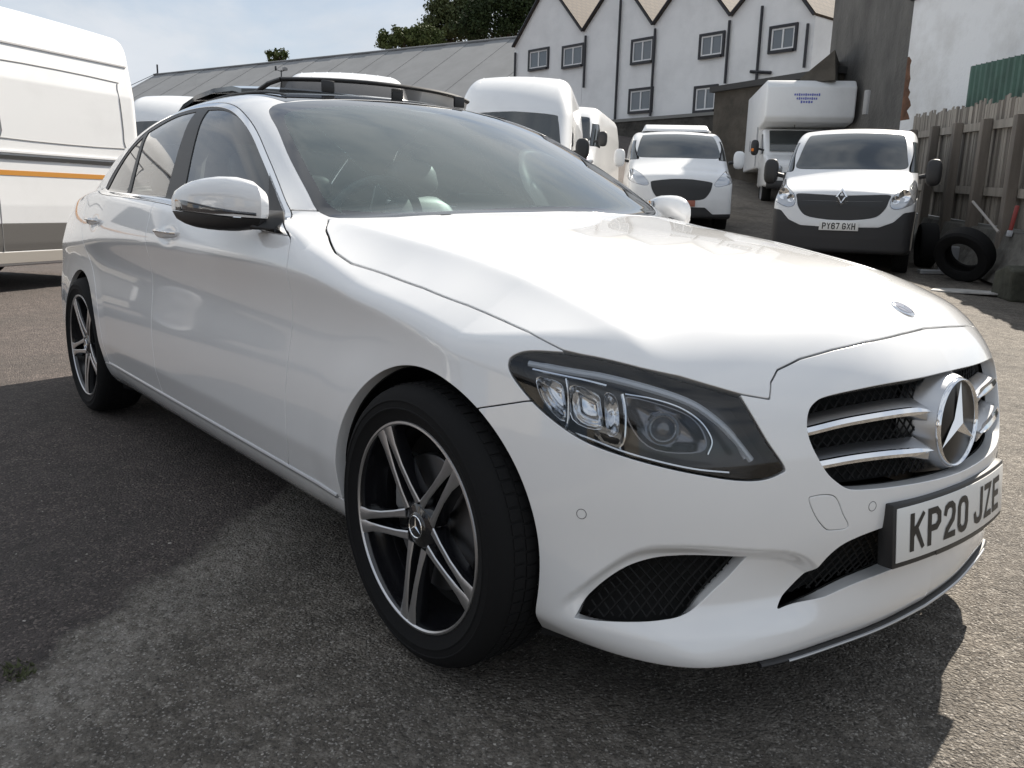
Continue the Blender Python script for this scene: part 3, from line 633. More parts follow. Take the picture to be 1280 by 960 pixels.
# ---- headlamps
HOUSE = mat('lamp_housing', (.030, .031, .034), .16, .3)
DRLM = mat('light_pipe', (.70, .74, .80), .2, 0, .8)
LCHR = mat('lamp_chrome', (.75, .77, .80), .12, 1.)
def lamp_pts(pts, dep):
    P, N = uz_points(pts); return P-N*dep
def ribbon_tube(pts, dep, r, n=8, m=6): return [tuple(p) for p in lamp_pts(crom(pts, m), dep)]
MIR = Matrix.Scale(-1, 4, (0, 1, 0))
for side_ in (-1, 1):
    MM = MIR if side_ < 0 else Matrix.Identity(4)
    hl = D.objects.new('headlight', None); COL.objects.link(hl); hl.parent = car
    V, N, T = cut(['head'], [], .0035); Vl, Nl, Tl = flange(V-N*.001, N, T, .012, lip=.001)
    Vh = V-N*.062                                                           # housing bowl
    if side_ < 0:
        s_ = np.array([1, -1, 1]); Vl, Nl, Tl, Vh, Nh, Th = Vl*s_, Nl*s_, Tl[:, ::-1], Vh*s_, N*s_, T[:, ::-1]; Vo = V*s_
    else: Nh, Th, Vo = N, T, V
    mesh_obj('lens', Vl, Tl, LENS, hl, normals=Nl)
    E = np.concatenate([Th[:, [0, 1]], Th[:, [1, 2]], Th[:, [2, 0]]]); k1 = E[:, 0].astype(np.int64)*len(Vh)+E[:, 1]; k2 = E[:, 1].astype(np.int64)*len(Vh)+E[:, 0]; B = E[~np.isin(k1, k2)]
    nv = len(Vh); Vb = np.concatenate([Vh, Vo-Nh*.006]); Tb = np.concatenate([Th, np.stack([B[:, 0], B[:, 1], B[:, 1]+nv], 1), np.stack([B[:, 0], B[:, 1]+nv, B[:, 0]+nv], 1)])
    mesh_obj('housing', Vb, Tb, HOUSE, hl, smooth=True, autosmooth=40)
    def put(name, m, build, **kw):
        b = MB(); build(b); b.V = [MM @ v for v in b.V]; return b.build(name, m, hl, **kw)
    put('light_pipe', DRLM, lambda b: b.tube(ribbon_tube([(34.4, .732), (31.8, .727), (28.95, .722), (25.8, .705), (23.5, .684), (21.9, .652), (20.7, .617), (19.6, .577)], .016, 0), [.006]*3+[.0075]*33+[.0065]*7, 8))
    put('light_pipe', DRLM, lambda b: b.tube(ribbon_tube([(22.6, .668), (21.6, .645), (20.6, .610), (20.0, .580)], .018, 0), .003, 6))
    put('chrome_strip', LCHR, lambda b: b.tube(ribbon_tube([(31.6, .612), (30.2, .603), (28.2, .587), (26.0, .574), (23.5, .562), (21.2, .556)], .014, 0), .006, 8, squash=.6))
    put('chrome_strip', LCHR, lambda b: b.tube(ribbon_tube([(34.2, .722), (32.4, .718), (30.6, .714), (29.0, .708)], .022, 0), .004, 8))
    put('trim_fin', LCHR, lambda b: b.tube(ribbon_tube([(28.0, .694), (27.9, .66), (28.0, .61), (28.3, .592)], .020, 0), .004, 8))
    put('trim_fin', LCHR, lambda b: b.tube(ribbon_tube([(31.75, .712), (31.65, .68), (31.7, .63), (31.9, .612)], .020, 0), .0035, 8))
    put('trim_fin', LCHR, lambda b: b.tube(ribbon_tube([(27.8, .695), (26.0, .690), (24.2, .676), (22.9, .650), (22.2, .615), (22.5, .588)], .022, 0), .003, 8))
    # reflector chambers
    for pts in ([(33.9, .706), (32.3, .704), (31.9, .680), (31.9, .628), (33.4, .660)], [(31.5, .698), (29.75, .690), (29.45, .668), (29.5, .622), (31.4, .634)], [(29.2, .689), (28.4, .683), (28.35, .622), (29.1, .616)]):
        def ch_(b, pts=pts):
            ring = crom(pts, 4, True); c = np.mean(ring, 0)
            rings = [lamp_pts([(c[0]+(p[0]-c[0])*s, c[1]+(p[1]-c[1])*s) for p in ring], d) for s, d in ((1.0, .018), (.93, .019), (.80, .038), (.35, .05), (.02, .05))]
            b.loft([[tuple(v) for v in r] for r in rings], cap=False)
        put('reflector', LCHR, ch_, angle=60)
    pc, pn = uz_points([(25.4, .633)]); pc, pn = pc[0], pn[0]
    def shroud(b):
        ring = crom([(28.0, .686), (25.9, .683), (23.6, .660), (22.6, .621), (23.0, .592), (26.0, .592), (27.5, .628)], 4, True); c = np.mean(ring, 0)
        rings = [lamp_pts([(c[0]+(p[0]-c[0])*s, c[1]+(p[1]-c[1])*s) for p in ring], d) for s, d in ((1.02, .030), (1.0, .020), (.95, .020), (.78, .034), (.55, .042), (.02, .045))]
        b.loft([[tuple(v) for v in r] for r in rings], cap=False)
    put('projector_shroud', mat('lamp_dark_chrome', (.16, .16, .17), .18, 1.), shroud, angle=50)
    q = Vector((-pn[0], -pn[1], -pn[2])).rotation_difference(Vector((0, 0, 1)))
    Mp = Matrix.Translation(Vector(pc-pn*.040)) @ Vector((0, -1, 0)).rotation_difference(Vector(pn)).to_matrix().to_4x4()
    put('projector_ring', LCHR, lambda b: b.lathe([(.026, -.002), (.030, -.006), (.034, -.002), (.034, .01), (.026, .01)], 40, Mp, close=True))
    put('projector_lens', mat('projector_glass', (.05, .055, .065), .02, 0, 1., .9), lambda b: b.lathe([(0, -.020), (.010, -.0185), (.018, -.014), (.024, -.007), (.0265, 0)], 40, Mp))
# ---- grille
MESHB = mat('grille_mesh', (.005, .005, .005), .6, spec=.25)
gr = D.objects.new('grille', None); COL.objects.link(gr); gr.parent = car
def recess(name, key, dep, parent, m):
    V, N, T = cut([key], [], -.012); V = V-np.array([1, 0, 0])*dep if key != 'vent' else V-N*dep; q = mirror(V, N, T)
    return mesh_obj(name, q[0], q[2], m, parent, normals=q[1])
recess('grille_back', 'gril', .085, gr, DARK); recess('intake_back', 'intk', .07, car, DARK); None
def lattice(name, rows, parent, dep, r=.0022, n=40, slope=1.0):
    """diamond mesh: crossing thin bars inside the outline given as (theta) -> (z0, z1)"""
    poly = np.array(rows); t0, t1 = poly[:, 0].min(), poly[:, 0].max(); z0, z1 = poly[:, 1].min(), poly[:, 1].max(); b = MB()
    Q = []
    for s in (-1, 1):
        for k in np.arange(t0-8, t1+8, .82):
            zs = np.linspace(z0, z1, 26); ts = k+s*(zs-z0)/.0135*.45*slope
            idx = np.where(sdf_poly(np.stack([ts*KU, zs], 1), TU(rows)) < -.002)[0]
            if len(idx) < 2: continue
            for g_ in np.split(idx, np.where(np.diff(idx) > 1)[0]+1):
                if len(g_) > 1: Q += [(ts[i], zs[i]) for i in (g_[0], g_[len(g_)//2], g_[-1])]
    P, N = uz_points([(abs(t), z) for t, z in Q]); P = P-N*dep if name == 'vent_mesh' else P-np.array([dep, 0, 0])
    for i in range(len(P)):
        if Q[i][0] < 0: P[i, 1] *= -1
    for i in range(0, len(P), 3): b.tube([tuple(p) for p in P[i:i+3]], r, 4, cap=False)
    return b
GT = [(15.6, .639), (15.3, .668), (14.0, .688), (11.75, .6965), (8.47, .704), (3.97, .7065), (0, .708)]
GB = [(15.6, .639), (15.0, .583), (14.2, .548), (12.9, .516), (9.46, .506), (2.46, .498), (0, .497)]
IT = [(16.4, .266), (15.3, .297), (14.3, .338), (13.27, .380), (11.8, .404), (8.65, .421), (4, .430), (0, .432)]
IB = [(16.4, .266), (13.05, .280), (9.67, .295), (5.46, .303), (0, .309)]
GO = GT+[(-t, z) for t, z in reversed(GT[:-1])]+[(-t, z) for t, z in GB[1:-1]]+[(t, z) for t, z in reversed(GB[1:])]
IO = IT+[(-t, z) for t, z in reversed(IT[:-1])]+[(-t, z) for t, z in IB[1:-1]]+[(t, z) for t, z in reversed(IB[1:])]
tag(lattice('grille_mesh', GO, gr, .045).build('grille_mesh', MESHB, gr, smooth=False), kind='stuff')
tag(lattice('intake_mesh', IO, car, .035).build('intake_mesh', MESHB, car, smooth=False), kind='stuff')
for s in (-1, 1):
    Vv, Nv, Tv = cut(['vent'], [], -.012); Vv = Vv-Nv*.05
    if s < 0: Vv, Nv, Tv = mirror(Vv, Nv, Tv, False)
    mesh_obj('vent_back', Vv, Tv, DARK, car, normals=Nv)
    b = lattice('vent_mesh', VENT_T, car, .022)
    if s < 0: b.V = [MIR @ v for v in b.V]
    tag(b.build('vent_mesh', MESHB, car, smooth=False), kind='stuff')
# louvres: satin upper face running back, chrome blade along the front edge
def louvre(zc, name):
    """zc: list of (theta, z of the blade); built for both sides"""
    for s in (-1, 1):
        P, N = uz_points(crom(zc, 6)); n = len(P)
        body = []; blade = []
        for i, p in enumerate(P):
            f = i/(n-1); h = .010+.004*f; x0 = p[0]-.010; y0 = p[1]*s; z = p[2]; g_ = 1+1.2*max(0, f-.72)/.28
            body.append([(x0, y0, z-.010*g_), (x0+.001, y0, z+.004), (x0-.040, y0, z+.015*(1+.35*f)), (x0-.05, y0, z-.014*g_)])
            bw = .0082*(1-.75*max(0, f-.80)/.20)
            blade.append([(x0+.006, y0, z-bw), (x0+.0085, y0, z-bw*.1), (x0+.004, y0, z+bw*.9), (x0-.004, y0, z+bw*.9), (x0-.002, y0, z-bw)])
        lv = MB().loft(body).build(name, SATIN, gr, bevel=.002, angle=45)
        MB().loft(blade).build('chrome_blade', CHROME, lv, angle=30)
louvre([(15.6, .626), (12.5, .639), (9.0, .646), (6.2, .646), (4.0, .640)], 'louvre')
louvre([(14.75, .562), (12.0, .568), (9.1, .569), (6.4, .565), (4.0, .560)], 'louvre')
# star emblem on its hub
sx, sz = .764, .601; TL = Matrix.Translation((sx, 0, sz)) @ Matrix.Rotation(math.radians(-5), 4, 'Y') @ Matrix.Rotation(math.radians(90), 4, 'Z')
hubr = MB().lathe([(.090, .006), (.0975, .0045), (.108, .028), (.122, .075)], 64, TL).build('emblem_hub', SATIN, gr, angle=60)
MB().lathe([(0, .001), (.089, .003), (.094, .005)], 64, TL).build('emblem_plate', mat('emblem_black', (.006, .006, .007), .3, spec=.3), gr, angle=60)
em = MB().lathe([(.0880, .003), (.0893, -.003), (.0920, -.005), (.0948, -.003), (.0960, .003), (.0960, .006), (.0880, .006)], 72, TL, close=True).build('emblem_ring', CHROME, gr, angle=60)
st = MB()
for k in range(3):
    a = math.radians(90+120*k); c, s_ = math.cos, math.sin
    tip = (.089*c(a), -.003, .089*s_(a)); l = (.019*c(a+1.047), .0, .019*s_(a+1.047)); r = (.019*c(a-1.047), .0, .019*s_(a-1.047)); top = (0, -.011, 0)
    st.add([top, l, tip, r], [(0, 1, 2), (0, 2, 3)], TL)
st.build('star', CHROME, gr, smooth=False)
# ---- hood badge
bp, bn = surf_at(x=.616, y=0.); Mb = Matrix.Translation(Vector(bp)) @ Vector((0, -1, 0)).rotation_difference(Vector(bn)).to_matrix().to_4x4()
bdg = MB().lathe([(0, -.004), (.024, -.0035), (.0275, -.0015), (.028, .003)], 40, Mb).build('hood_badge', CHROME, car, angle=50)
MB().lathe([(0, -.0045), (.0205, -.0042)], 40, Mb).build('badge_disc', mat('badge_blue', (.04, .06, .12), .3), bdg)
sb = MB()
for k in range(3):
    a = math.radians(90+120*k); sb.add([(0, -.006, 0), (.004*math.cos(a+1.05), -.0048, .004*math.sin(a+1.05)), (.019*math.cos(a), -.005, .019*math.sin(a)), (.004*math.cos(a-1.05), -.0048, .004*math.sin(a-1.05))], [(0, 1, 2), (0, 2, 3)], Mb)
sb.build('star', CHROME, bdg)
# ---- number plate, gently bent round the bumper
def plate_x(y, z): return .7905-.36*y*y-.02-.10*(z-.40)*(1 if z > .4 else 0)
PZ0, PZ1 = .3535, .4645
def plate_pt(u, v, d): y = -.26+.52*u; z = PZ0+(PZ1-PZ0)*v; return (.800-.33*y*y+d-.10*(z-.41), y, z)
def bent(u0, u1, v0, v1, d0, d1, nu=14):
    b = MB(); ring = []
    for i in range(nu+1):
        u = u0+(u1-u0)*i/nu; ring.append([plate_pt(u, v0, d0), plate_pt(u, v1, d0), plate_pt(u, v1, d1), plate_pt(u, v0, d1)])
    return b.loft(ring)
pl = D.objects.new('number_plate', None); COL.objects.link(pl); pl.parent = car
bent(-.016, 1.016, -.11, 1.07, -.03, .002).build('plate_holder', BLACKP, pl, bevel=.003)
bent(.0, 1., .0, 1., .0022, .0045).build('plate', mat('plate_white', (.74, .74, .72), .25, 0, .4), pl, bevel=.001)
BLK = mat('plate_black', (.008, .008, .008), .4)
def text_mesh(txt, size):
    cu = D.curves.new('t', 'FONT'); cu.body = txt; cu.size = size; cu.resolution_u = 4; o = D.objects.new('t', cu); COL.objects.link(o)
    dg = bpy.context.evaluated_depsgraph_get(); dg.update(); me = o.evaluated_get(dg).to_mesh(); V = [tuple(v.co) for v in me.vertices]; F = [tuple(p.vertices) for p in me.polygons]
    o.evaluated_get(dg).to_mesh_clear(); D.objects.remove(o); D.curves.remove(cu); return V, F
# characters drawn as strokes 14 mm wide on a 50 x 79 mm grid
GL = {'K': [[(0, 0), (0, 1)], [(0, .38), (1, 1)], [(.36, .60), (1, 0)]], 'P': [[(0, 0), (0, 1), (.7, 1), (1, .85), (1, .6), (.7, .45), (0, .45)]], '2': [[(0, .78), (.1, .93), (.35, 1), (.7, 1), (.95, .9), (1, .72), (.9, .5), (.2, .2), (0, 0), (1, 0)]],
      '0': [[(0, .2), (0, .8), (.15, .95), (.35, 1), (.65, 1), (.85, .95), (1, .8), (1, .2), (.85, .05), (.65, 0), (.35, 0), (.15, .05), (0, .2)]], 'J': [[(0, .22), (.12, .05), (.35, 0), (.65, 0), (.9, .06), (1, .22), (1, 1)]], 'Z': [[(0, 1), (1, 1), (0, 0), (1, 0)]], 'E': [[(1, 0), (0, 0), (0, 1), (1, 1)], [(0, .52), (.85, .52)]],
      'Y': [[(0, 1), (.5, .5), (1, 1)], [(.5, .5), (.5, 0)]], '6': [[(.95, .82), (.8, .95), (.6, 1), (.35, 1), (.12, .93), (0, .75), (0, .2), (.15, .04), (.35, 0), (.65, 0), (.88, .05), (1, .2), (1, .38), (.88, .53), (.65, .58), (.3, .58), (0, .45)]], '7': [[(0, 1), (1, 1), (.35, 0)]],
      'G': [[(.95, .82), (.8, .95), (.6, 1), (.35, 1), (.12, .93), (0, .78), (0, .2), (.15, .04), (.35, 0), (.65, 0), (.88, .05), (1, .2), (1, .47), (.55, .47)]], 'X': [[(0, 0), (1, 1)], [(0, 1), (1, 0)]], 'H': [[(0, 0), (0, 1)], [(1, 0), (1, 1)], [(0, .5), (1, .5)]]}
def glyph_faces(ch, w, h, st):
    """flat stroke quads with mitred joints in a w x h box"""
    quads = []
    for line in GL[ch]:
        P = [Vector((st/2+(w-st)*x, st/2+(h-st)*y)) for x, y in line]; n = len(P); L_ = []; R_ = []
        closed = (P[0]-P[-1]).length < 1e-6
        for i in range(n):
            a = P[i]-P[i-1] if i > 0 else (P[i]-P[n-2] if closed else P[1]-P[0]); b = P[i+1]-P[i] if i < n-1 else (P[1]-P[0] if closed else P[i]-P[i-1])
            a = a.normalized(); b = b.normalized(); t = (a+b); t = t.normalized() if t.length > 1e-3 else b; nn = Vector((-t.y, t.x)); sc = min(1/max(abs(nn.dot(Vector((-b.y, b.x)))), .55), 1.8)
            ext = Vector((0, 0))
            if i == 0 and not closed: ext = -b*st/2
            if i == n-1 and not closed: ext = a*st/2
            L_.append(P[i]+nn*sc*st/2+ext); R_.append(P[i]-nn*sc*st/2+ext)
        for i in range(n-1): quads.append((L_[i], L_[i+1], R_[i+1], R_[i]))
    return [[Vector((min(max(p.x, 0), w), min(max(p.y, 0), h))) for p in q] for q in quads]
def plate_text(txt, place, name, parent, w=.050, h=.079, st=.0138, gap=.011, space=.033, total=.52, z0=.016):
    adv = []; x = 0
    for c in txt:
        if c == ' ': x += space-gap; continue
        adv.append((c, x)); x += w+gap
    x -= gap; off = (total-x)/2
    for c, ax in adv:
        b = MB()
        for k, q in enumerate(glyph_faces(c, w, h, st)):
            d = .0002*k*.3
            pts = []
            m_ = [q[0], q[1], q[2], q[3]]
            b.add([place(off+ax+p.x, z0+p.y, .0009+d) for p in m_], [(0, 1, 2, 3)])
        b.build(name, BLK, parent, smooth=False)
plate_text('KP20 JZE', lambda x, z, d: plate_pt(x/.52, z/.111, .0045+d), 'plate_character', pl)
b = bent(.27, .73, -.105, -.02, .0022, .0028); b.build('dealer_strip', mat('strip_dark', (.02, .02, .02), .3), pl)
# ---- parking sensors
for t, z in ((30.5, .457), (10.4, .471)):
    for s in (-1, 1):
        P, N = uz_points([(t, z)]); c, n = P[0], N[0]; M = Matrix.Translation(Vector(c-n*.0005)) @ Vector((0, -1, 0)).rotation_difference(Vector(n)).to_matrix().to_4x4()
        if s < 0: M = MIR @ M
        o = MB().lathe([(0, -.001), (.0085, -.001), (.009, 0)], 24, M).build('parking_sensor', PAINT, car); MB().lathe([(.009, -.0006), (.0098, -.0012), (.0106, .0)], 28, M).build('sensor_ring', mat('sensor_gap', (.10, .10, .10), .6), o)
# ---- lower lip strip
P, N = uz_points([(t, .176) for t in np.linspace(0, 18.5, 26)])
path = [(p[0]+.004, -p[1], .170) for p in P[::-1]]+[(p[0]+.004, p[1], .170) for p in P[1:]]
MB().tube(path, .008, 8, squash=.7).build('splitter', BLACKP, car)
MB().tube([(x+.007, y, z-.001) for x, y, z in path[3:-3]], .0035, 8).build('splitter_trim', SATIN, car)
# ---- sill trim strips
for s in (-1, 1):
    pts = []
    for x in np.linspace(-.36, -2.42, 40):
        z = float(np.interp(x, [-2.5, -.3], [.302, .289]))
        p, n = surf_at(x=x, z=z); pts.append((x, s*(p[1]+.001), z))
    MB().tube(pts, .0055, 8, squash=1.2).build('sill_trim', SATIN, car)
# ---- door handles
for i, (x, z) in enumerate(((-1.535, .905), (-2.545, .915))):
    for j, s in enumerate((-1, 1)):
        door = (fd, rd)[i][j]
        p, n = surf_at(x=x, z=z); t = np.array([1., 0, 0]); t -= n*t.dot(n); t /= np.linalg.norm(t); u = np.cross(n, t); u = u if u[2] > 0 else -u
        def W(a, b, c): q = p+t*a+u*b+n*c; return (q[0], q[1]*s, q[2])
        rings = []
        for k, a in enumerate(np.linspace(-.112, .112, 15)):
            f = a/.112; hh = .0165*(1-.55*abs(f)**2.2); out = .034*(1-abs(f)**3.2)+.006; th = .010
            rings.append([W(a, hh*math.cos(q), out-th/2+th/2*math.sin(q)+.004*math.cos(q)) for q in np.linspace(0, 2*math.pi, 12, endpoint=False)])
        h = MB().loft(rings).build('door_handle', PAINT, door, angle=60)
        MB().loft([[W(a, .013*(1-.5*abs(a/.10)**2)-.004+.004*math.cos(q), .040*(1-abs(a/.112)**3.2)+.004+.0025*math.sin(q)) for q in np.linspace(0, 2*math.pi, 8, endpoint=False)] for a in np.linspace(-.10, .10, 13)]).build('handle_strip', CHROME, h)
# ---- door mirrors
CAPW = PAINT
for j, s in enumerate((-1, 1)):
    dm = D.objects.new('door_mirror', None); COL.objects.link(dm); dm.parent = car
    def ring_at(y, xf, xb, z0, z1, n=28, pw=2.6):
        """super-ellipse section of the housing at lateral position y"""
        cx, cz, rx, rz = (xf+xb)/2, (z0+z1)/2, (xf-xb)/2, (z1-z0)/2; out = []
        for q in np.linspace(0, 2*math.pi, n, endpoint=False):
            c, d = math.cos(q), math.sin(q); out.append((cx+rx*math.copysign(abs(c)**(2/pw), c), s*y, cz+rz*math.copysign(abs(d)**(2/pw), d)))
        return out
    YS = [.872, .882, .905, .930, .955, .975, .992, 1.006, 1.017, 1.023]
    XF = [-.735, -.712, -.708, -.732, -.772, -.820, -.872, -.925, -.978, -1.035]
    XB = [-.80, -.85, -.90, -.945, -.985, -1.015, -1.04, -1.058, -1.07, -1.066]
    ZT = [1.035, 1.055, 1.078, 1.086, 1.086, 1.081, 1.073, 1.061, 1.047, 1.026]
    ZB = [.985, .962, .943, .938, .938, .940, .944, .952, .963, .982]
    rings = [ring_at(*a) for a in zip(YS, XF, XB, ZB, ZT)]
    bm_ = MB().loft(rings); V = np.array([tuple(v) for v in bm_.V]); Fs = bm_.F
    def zsplit(y): return float(np.interp(abs(y), [.87, .965, 1.03], [.974, .978, .990]))
    def part(name, m, f, push):
        b = MB(); T_ = np.array([t for q in Fs for t in ([q[0], q[1], q[2]], [q[0], q[2], q[3]]) if len(q) == 4]+[[q[0], q[i], q[i+1]] for q in Fs if len(q) > 4 for i in range(1, len(q)-1)])
        A, T2 = clip_mesh(V, T_, f(V)); c = V.mean(0); A = c+(A-c)*push
        o = b.add([tuple(a) for a in A], [tuple(int(i) for i in t) for t in T2]).build(name, m, dm, angle=50); 
        bmm = bmesh.new(); bmm.from_mesh(o.data); bmesh.ops.remove_doubles(bmm, verts=bmm.verts, dist=1e-5); bmesh.ops.recalc_face_normals(bmm, faces=bmm.faces); bmm.to_mesh(o.data); bmm.free()
        o.data.polygons.foreach_set('use_smooth', np.ones(len(o.data.polygons), bool)); return o
    zs_ = np.vectorize(zsplit)
    part('mirror_cap', CAPW, lambda P: zs_(P[:, 1])+.002-P[:, 2], 1.0)
    part('mirror_base_shell', BLACKP, lambda P: P[:, 2]-zs_(P[:, 1])+.001, .995)
    # indicator strip hugging the cap
    def skin(y, z, d):
        i = np.interp(y, YS, range(len(YS))); xf, xb, zb, zt = (np.interp(y, YS, q) for q in (XF, XB, ZB, ZT)); cz, rz, cx, rx = (zb+zt)/2, (zt-zb)/2, (xf+xb)/2, (xf-xb)/2
        dd = min(abs((z-cz)/rz), .999); c = (1-dd**2.6)**(1/2.6); return (cx+rx*c+d*.75, s*(y+d*.65), z)
    yy = np.linspace(.915, 1.0225, 18); rr = []
    for y in yy:
        f = (y-.915)/.1075; zc = float(np.interp(y, [.915, .985, 1.0225], [.987, .994, 1.006])); hw = .004+.011*max(0, f-.35)/.65
        rr.append([skin(y, zc-hw, .001), skin(y, zc, .0035), skin(y, zc+hw, .001), skin(y, zc, -.006)])
    MB().loft(rr).build('indicator', mat('indicator_lens', (.03, .03, .035), .08, 0, 1.), dm, angle=50)
    fx_ = MB().loft([[(-.70, s*.838, .948), (-.82, s*.838, .952), (-.83, s*.828, 1.0), (-.74, s*.822, 1.0)], [(-.73, s*.875, .945), (-.82, s*.875, .945), (-.82, s*.875, .985), (-.745, s*.875, .985)], [(-.738, s*.92, .946), (-.82, s*.92, .946), (-.82, s*.92, .985), (-.748, s*.92, .985)]])
    fx_.build('mirror_foot', BLACKP, dm, bevel=.008, angle=60)
    gp_ = [(.905, .965), (.985, .970), (1.005, 1.0), (1.0, 1.04), (.975, 1.062), (.91, 1.062)]
    gl_ = [[(float(np.interp(y, YS, XB))+dx, s*y, z) for y, z in gp_] for dx in (-.006, -.002)]
    MB().loft(gl_).build('mirror_glass', mat('mirror_silver', (.8, .8, .8), .02, 1.), dm)
# ---- sunroof: slid-back glass lid and raised wind deflector
def roof_pt(x, y, d): return (x, y, float(Troof(np.array([x]), np.array([abs(y)]))[0])+d)
lid = []
for x, d in ((-1.86, .030), (-1.95, .046), (-2.15, .060), (-2.35, .066), (-2.52, .060), (-2.62, .040), (-2.64, .022)):
    ys = np.linspace(-.47, .47, 15); lid.append([roof_pt(x, y, d) for y in ys]+[roof_pt(x, y, d-.018) for y in ys[::-1]])
MB().loft(lid).build('sunroof_lid', BLACKG, car, angle=50)
dfl = D.objects.new('wind_deflector', None); COL.objects.link(dfl); dfl.parent = car
front = [(-1.455-.00*y*y-.13*abs(y/.43)**2.5, y, 1.462+.009*(1-(y/.43)**2)) for y in np.linspace(-.43, .43, 19)]
MB().tube(front, .010, 10, squash=.8).build('deflector_bar', BLACKP, dfl)
for s in (-1, 1): MB().tube([(-1.585, s*.43, 1.462), (-1.66, s*.445, 1.452), (-1.78, s*.455, 1.422)], .009, 8).build('deflector_arm', BLACKP, dfl)
net = MB(); low = [roof_pt(p[0]-.02, p[1], .004) for p in front]
net.add([tuple(p) for p in front]+low, [(i, i+1, 20+i, 19+i) for i in range(18)])
net.build('deflector_net', glass_mat('net_fabric', (.34, .34, .35), refl_rough=.6, alpha=.55, dark=(.03, .03, .03)), dfl)
for y in (-.30, 0, .30): MB().box((-1.47, y, 1.440), (.012, .05, .042)).build('net_clip', BLACKP, dfl, bevel=.003)
for s in (-1, 1):
    MB().tube([roof_pt(x, s*.50, .006) for x in np.linspace(-1.40, -2.62, 24)], [.002, .004]+[.005]*20+[.004, .002], 8).build('roof_rail_strip', BLACKP, car)
# ---------------------------------------------------------------- cabin interior
LEATH = mat('black_leather', (.045, .045, .048), .5, bump=(90, .1, .002))
TRIM = mat('cabin_trim', (.03, .031, .033), .65)
LITE = mat('headlining', (.50, .51, .51), .9)
def sup(cx, cy, cz, rx, ry, rz, n1=10, n2=20, p=3.0, M=None):
    """rounded block: superellipsoid rings along z"""
    rings = []
    for a in np.linspace(-math.pi/2+.02, math.pi/2-.02, n1):
        k = math.copysign(abs(math.cos(a))**(2/p), math.cos(a)); z = math.copysign(abs(math.sin(a))**(2/p), math.sin(a))
        ring = []
        for q in np.linspace(0, 2*math.pi, n2, endpoint=False):
            c, s = math.cos(q), math.sin(q); ring.append((cx+rx*k*math.copysign(abs(c)**(2/p), c), cy+ry*k*math.copysign(abs(s)**(2/p), s), cz+rz*z))
        rings.append(ring)
    return MB().loft(rings, M)
for y in (-.37, .37):
    se = D.objects.new('front_seat', None); COL.objects.link(se); se.parent = car; se.location = (-1.42, y, .30)
    sup(0, 0, .12, .27, .25, .09).build('seat_cushion', LEATH, se, angle=80)
    M = Matrix.Translation((-.26, 0, .14)) @ Matrix.Rotation(math.radians(-20), 4, 'Y')
    bk = sup(0, 0, .32, .075, .235, .34, M=M).build('backrest', LEATH, se, angle=80)
    for s in (-1, 1): sup(.05, s*.19, .28, .05, .05, .26, M=M).build('side_bolster', LEATH, bk, angle=80)
    hr = sup(0, 0, .74, .05, .135, .085, M=M).build('headrest', LEATH, se, angle=80)
    for s in (-1, 1): MB().tube([(0, s*.05, .60), (0, s*.05, .70)], .007, 8, M).build('headrest_post', CHROME, hr)
rs = D.objects.new('rear_seat', None); COL.objects.link(rs); rs.parent = car; rs.location = (-2.45, 0, .33)
sup(0, 0, .12, .28, .62, .10).build('seat_cushion', LEATH, rs, angle=80)
M = Matrix.Translation((-.25, 0, .16)) @ Matrix.Rotation(math.radians(-24), 4, 'Y')
sup(0, 0, .30, .08, .62, .32, M=M).build('backrest', LEATH, rs, angle=80)
for y in (-.38, 0, .38): sup(0, y, .66, .045, .12, .07, M=M).build('headrest', LEATH, rs, angle=80)
# dashboard
dash = [[(-.50, y, .93), (-.62, y, .960-.02*abs(y)), (-.80, y, .962-.02*abs(y)), (-.92, y, .93-.02*abs(y)), (-.96, y, .86), (-.90, y, .70), (-.80, y, .50), (-.50, y, .50)] for y in np.linspace(-.70, .70, 9)]
da = MB().loft(dash).build('dashboard', TRIM, car, bevel=.012, angle=60)
MB().box((-.86, -.37, .965), (.16, .32, .045)).build('instrument_hood', TRIM, da, bevel=.018)
MB().box((-.90, 0, 1.00), (.012, .24, .13), Matrix.Identity(4)).build('media_screen', BLACKG, da, bevel=.004)
MB().box((-1.35, 0, .52), (1.0, .22, .16)).build('centre_console', TRIM, car, bevel=.03)
# steering wheel on the car's right
sw = D.objects.new('steering_wheel', None); COL.objects.link(sw); sw.parent = car
Ms = Matrix.Translation((-1.04, -.37, .93)) @ Matrix.Rotation(math.radians(-68), 4, 'Y')
MB().tube([(.182*math.cos(q), .182*math.sin(q), 0) for q in np.linspace(0, 2*math.pi, 49)], .016, 10, Ms, cap=False).build('wheel_rim', LEATH, sw)
sup(0, 0, 0, .075, .085, .03, M=Ms).build('airbag_pad', LEATH, sw, angle=70)
for q in (0, math.pi, -math.pi/2, ): MB().box((.115*math.cos(q+math.pi/2), .115*math.sin(q+math.pi/2), 0), (.05 if abs(math.cos(q)) > .5 else .12, .05 if abs(math.sin(q)) > .5 else .12, .014), Ms).build('wheel_spoke', SATIN, sw, bevel=.004)
# interior mirror with sensor housing behind the top of the windscreen
im = sup(0, 0, 0, .022, .12, .035).build('interior_mirror', BLACKP, car, angle=70); im.location = (-1.16, 0, 1.265)
MB().add([(-1.215, -.10, 1.352), (-1.215, .10, 1.352), (-1.02, .035, 1.272), (-1.02, -.035, 1.272), (-1.215, -.10, 1.325), (-1.215, .10, 1.325), (-1.03, .035, 1.245), (-1.03, -.035, 1.245)], [(0, 1, 2, 3), (7, 6, 5, 4), (0, 4, 5, 1), (1, 5, 6, 2), (2, 6, 7, 3), (3, 7, 4, 0)]).build('sensor_housing', TRIM, car, bevel=.006)
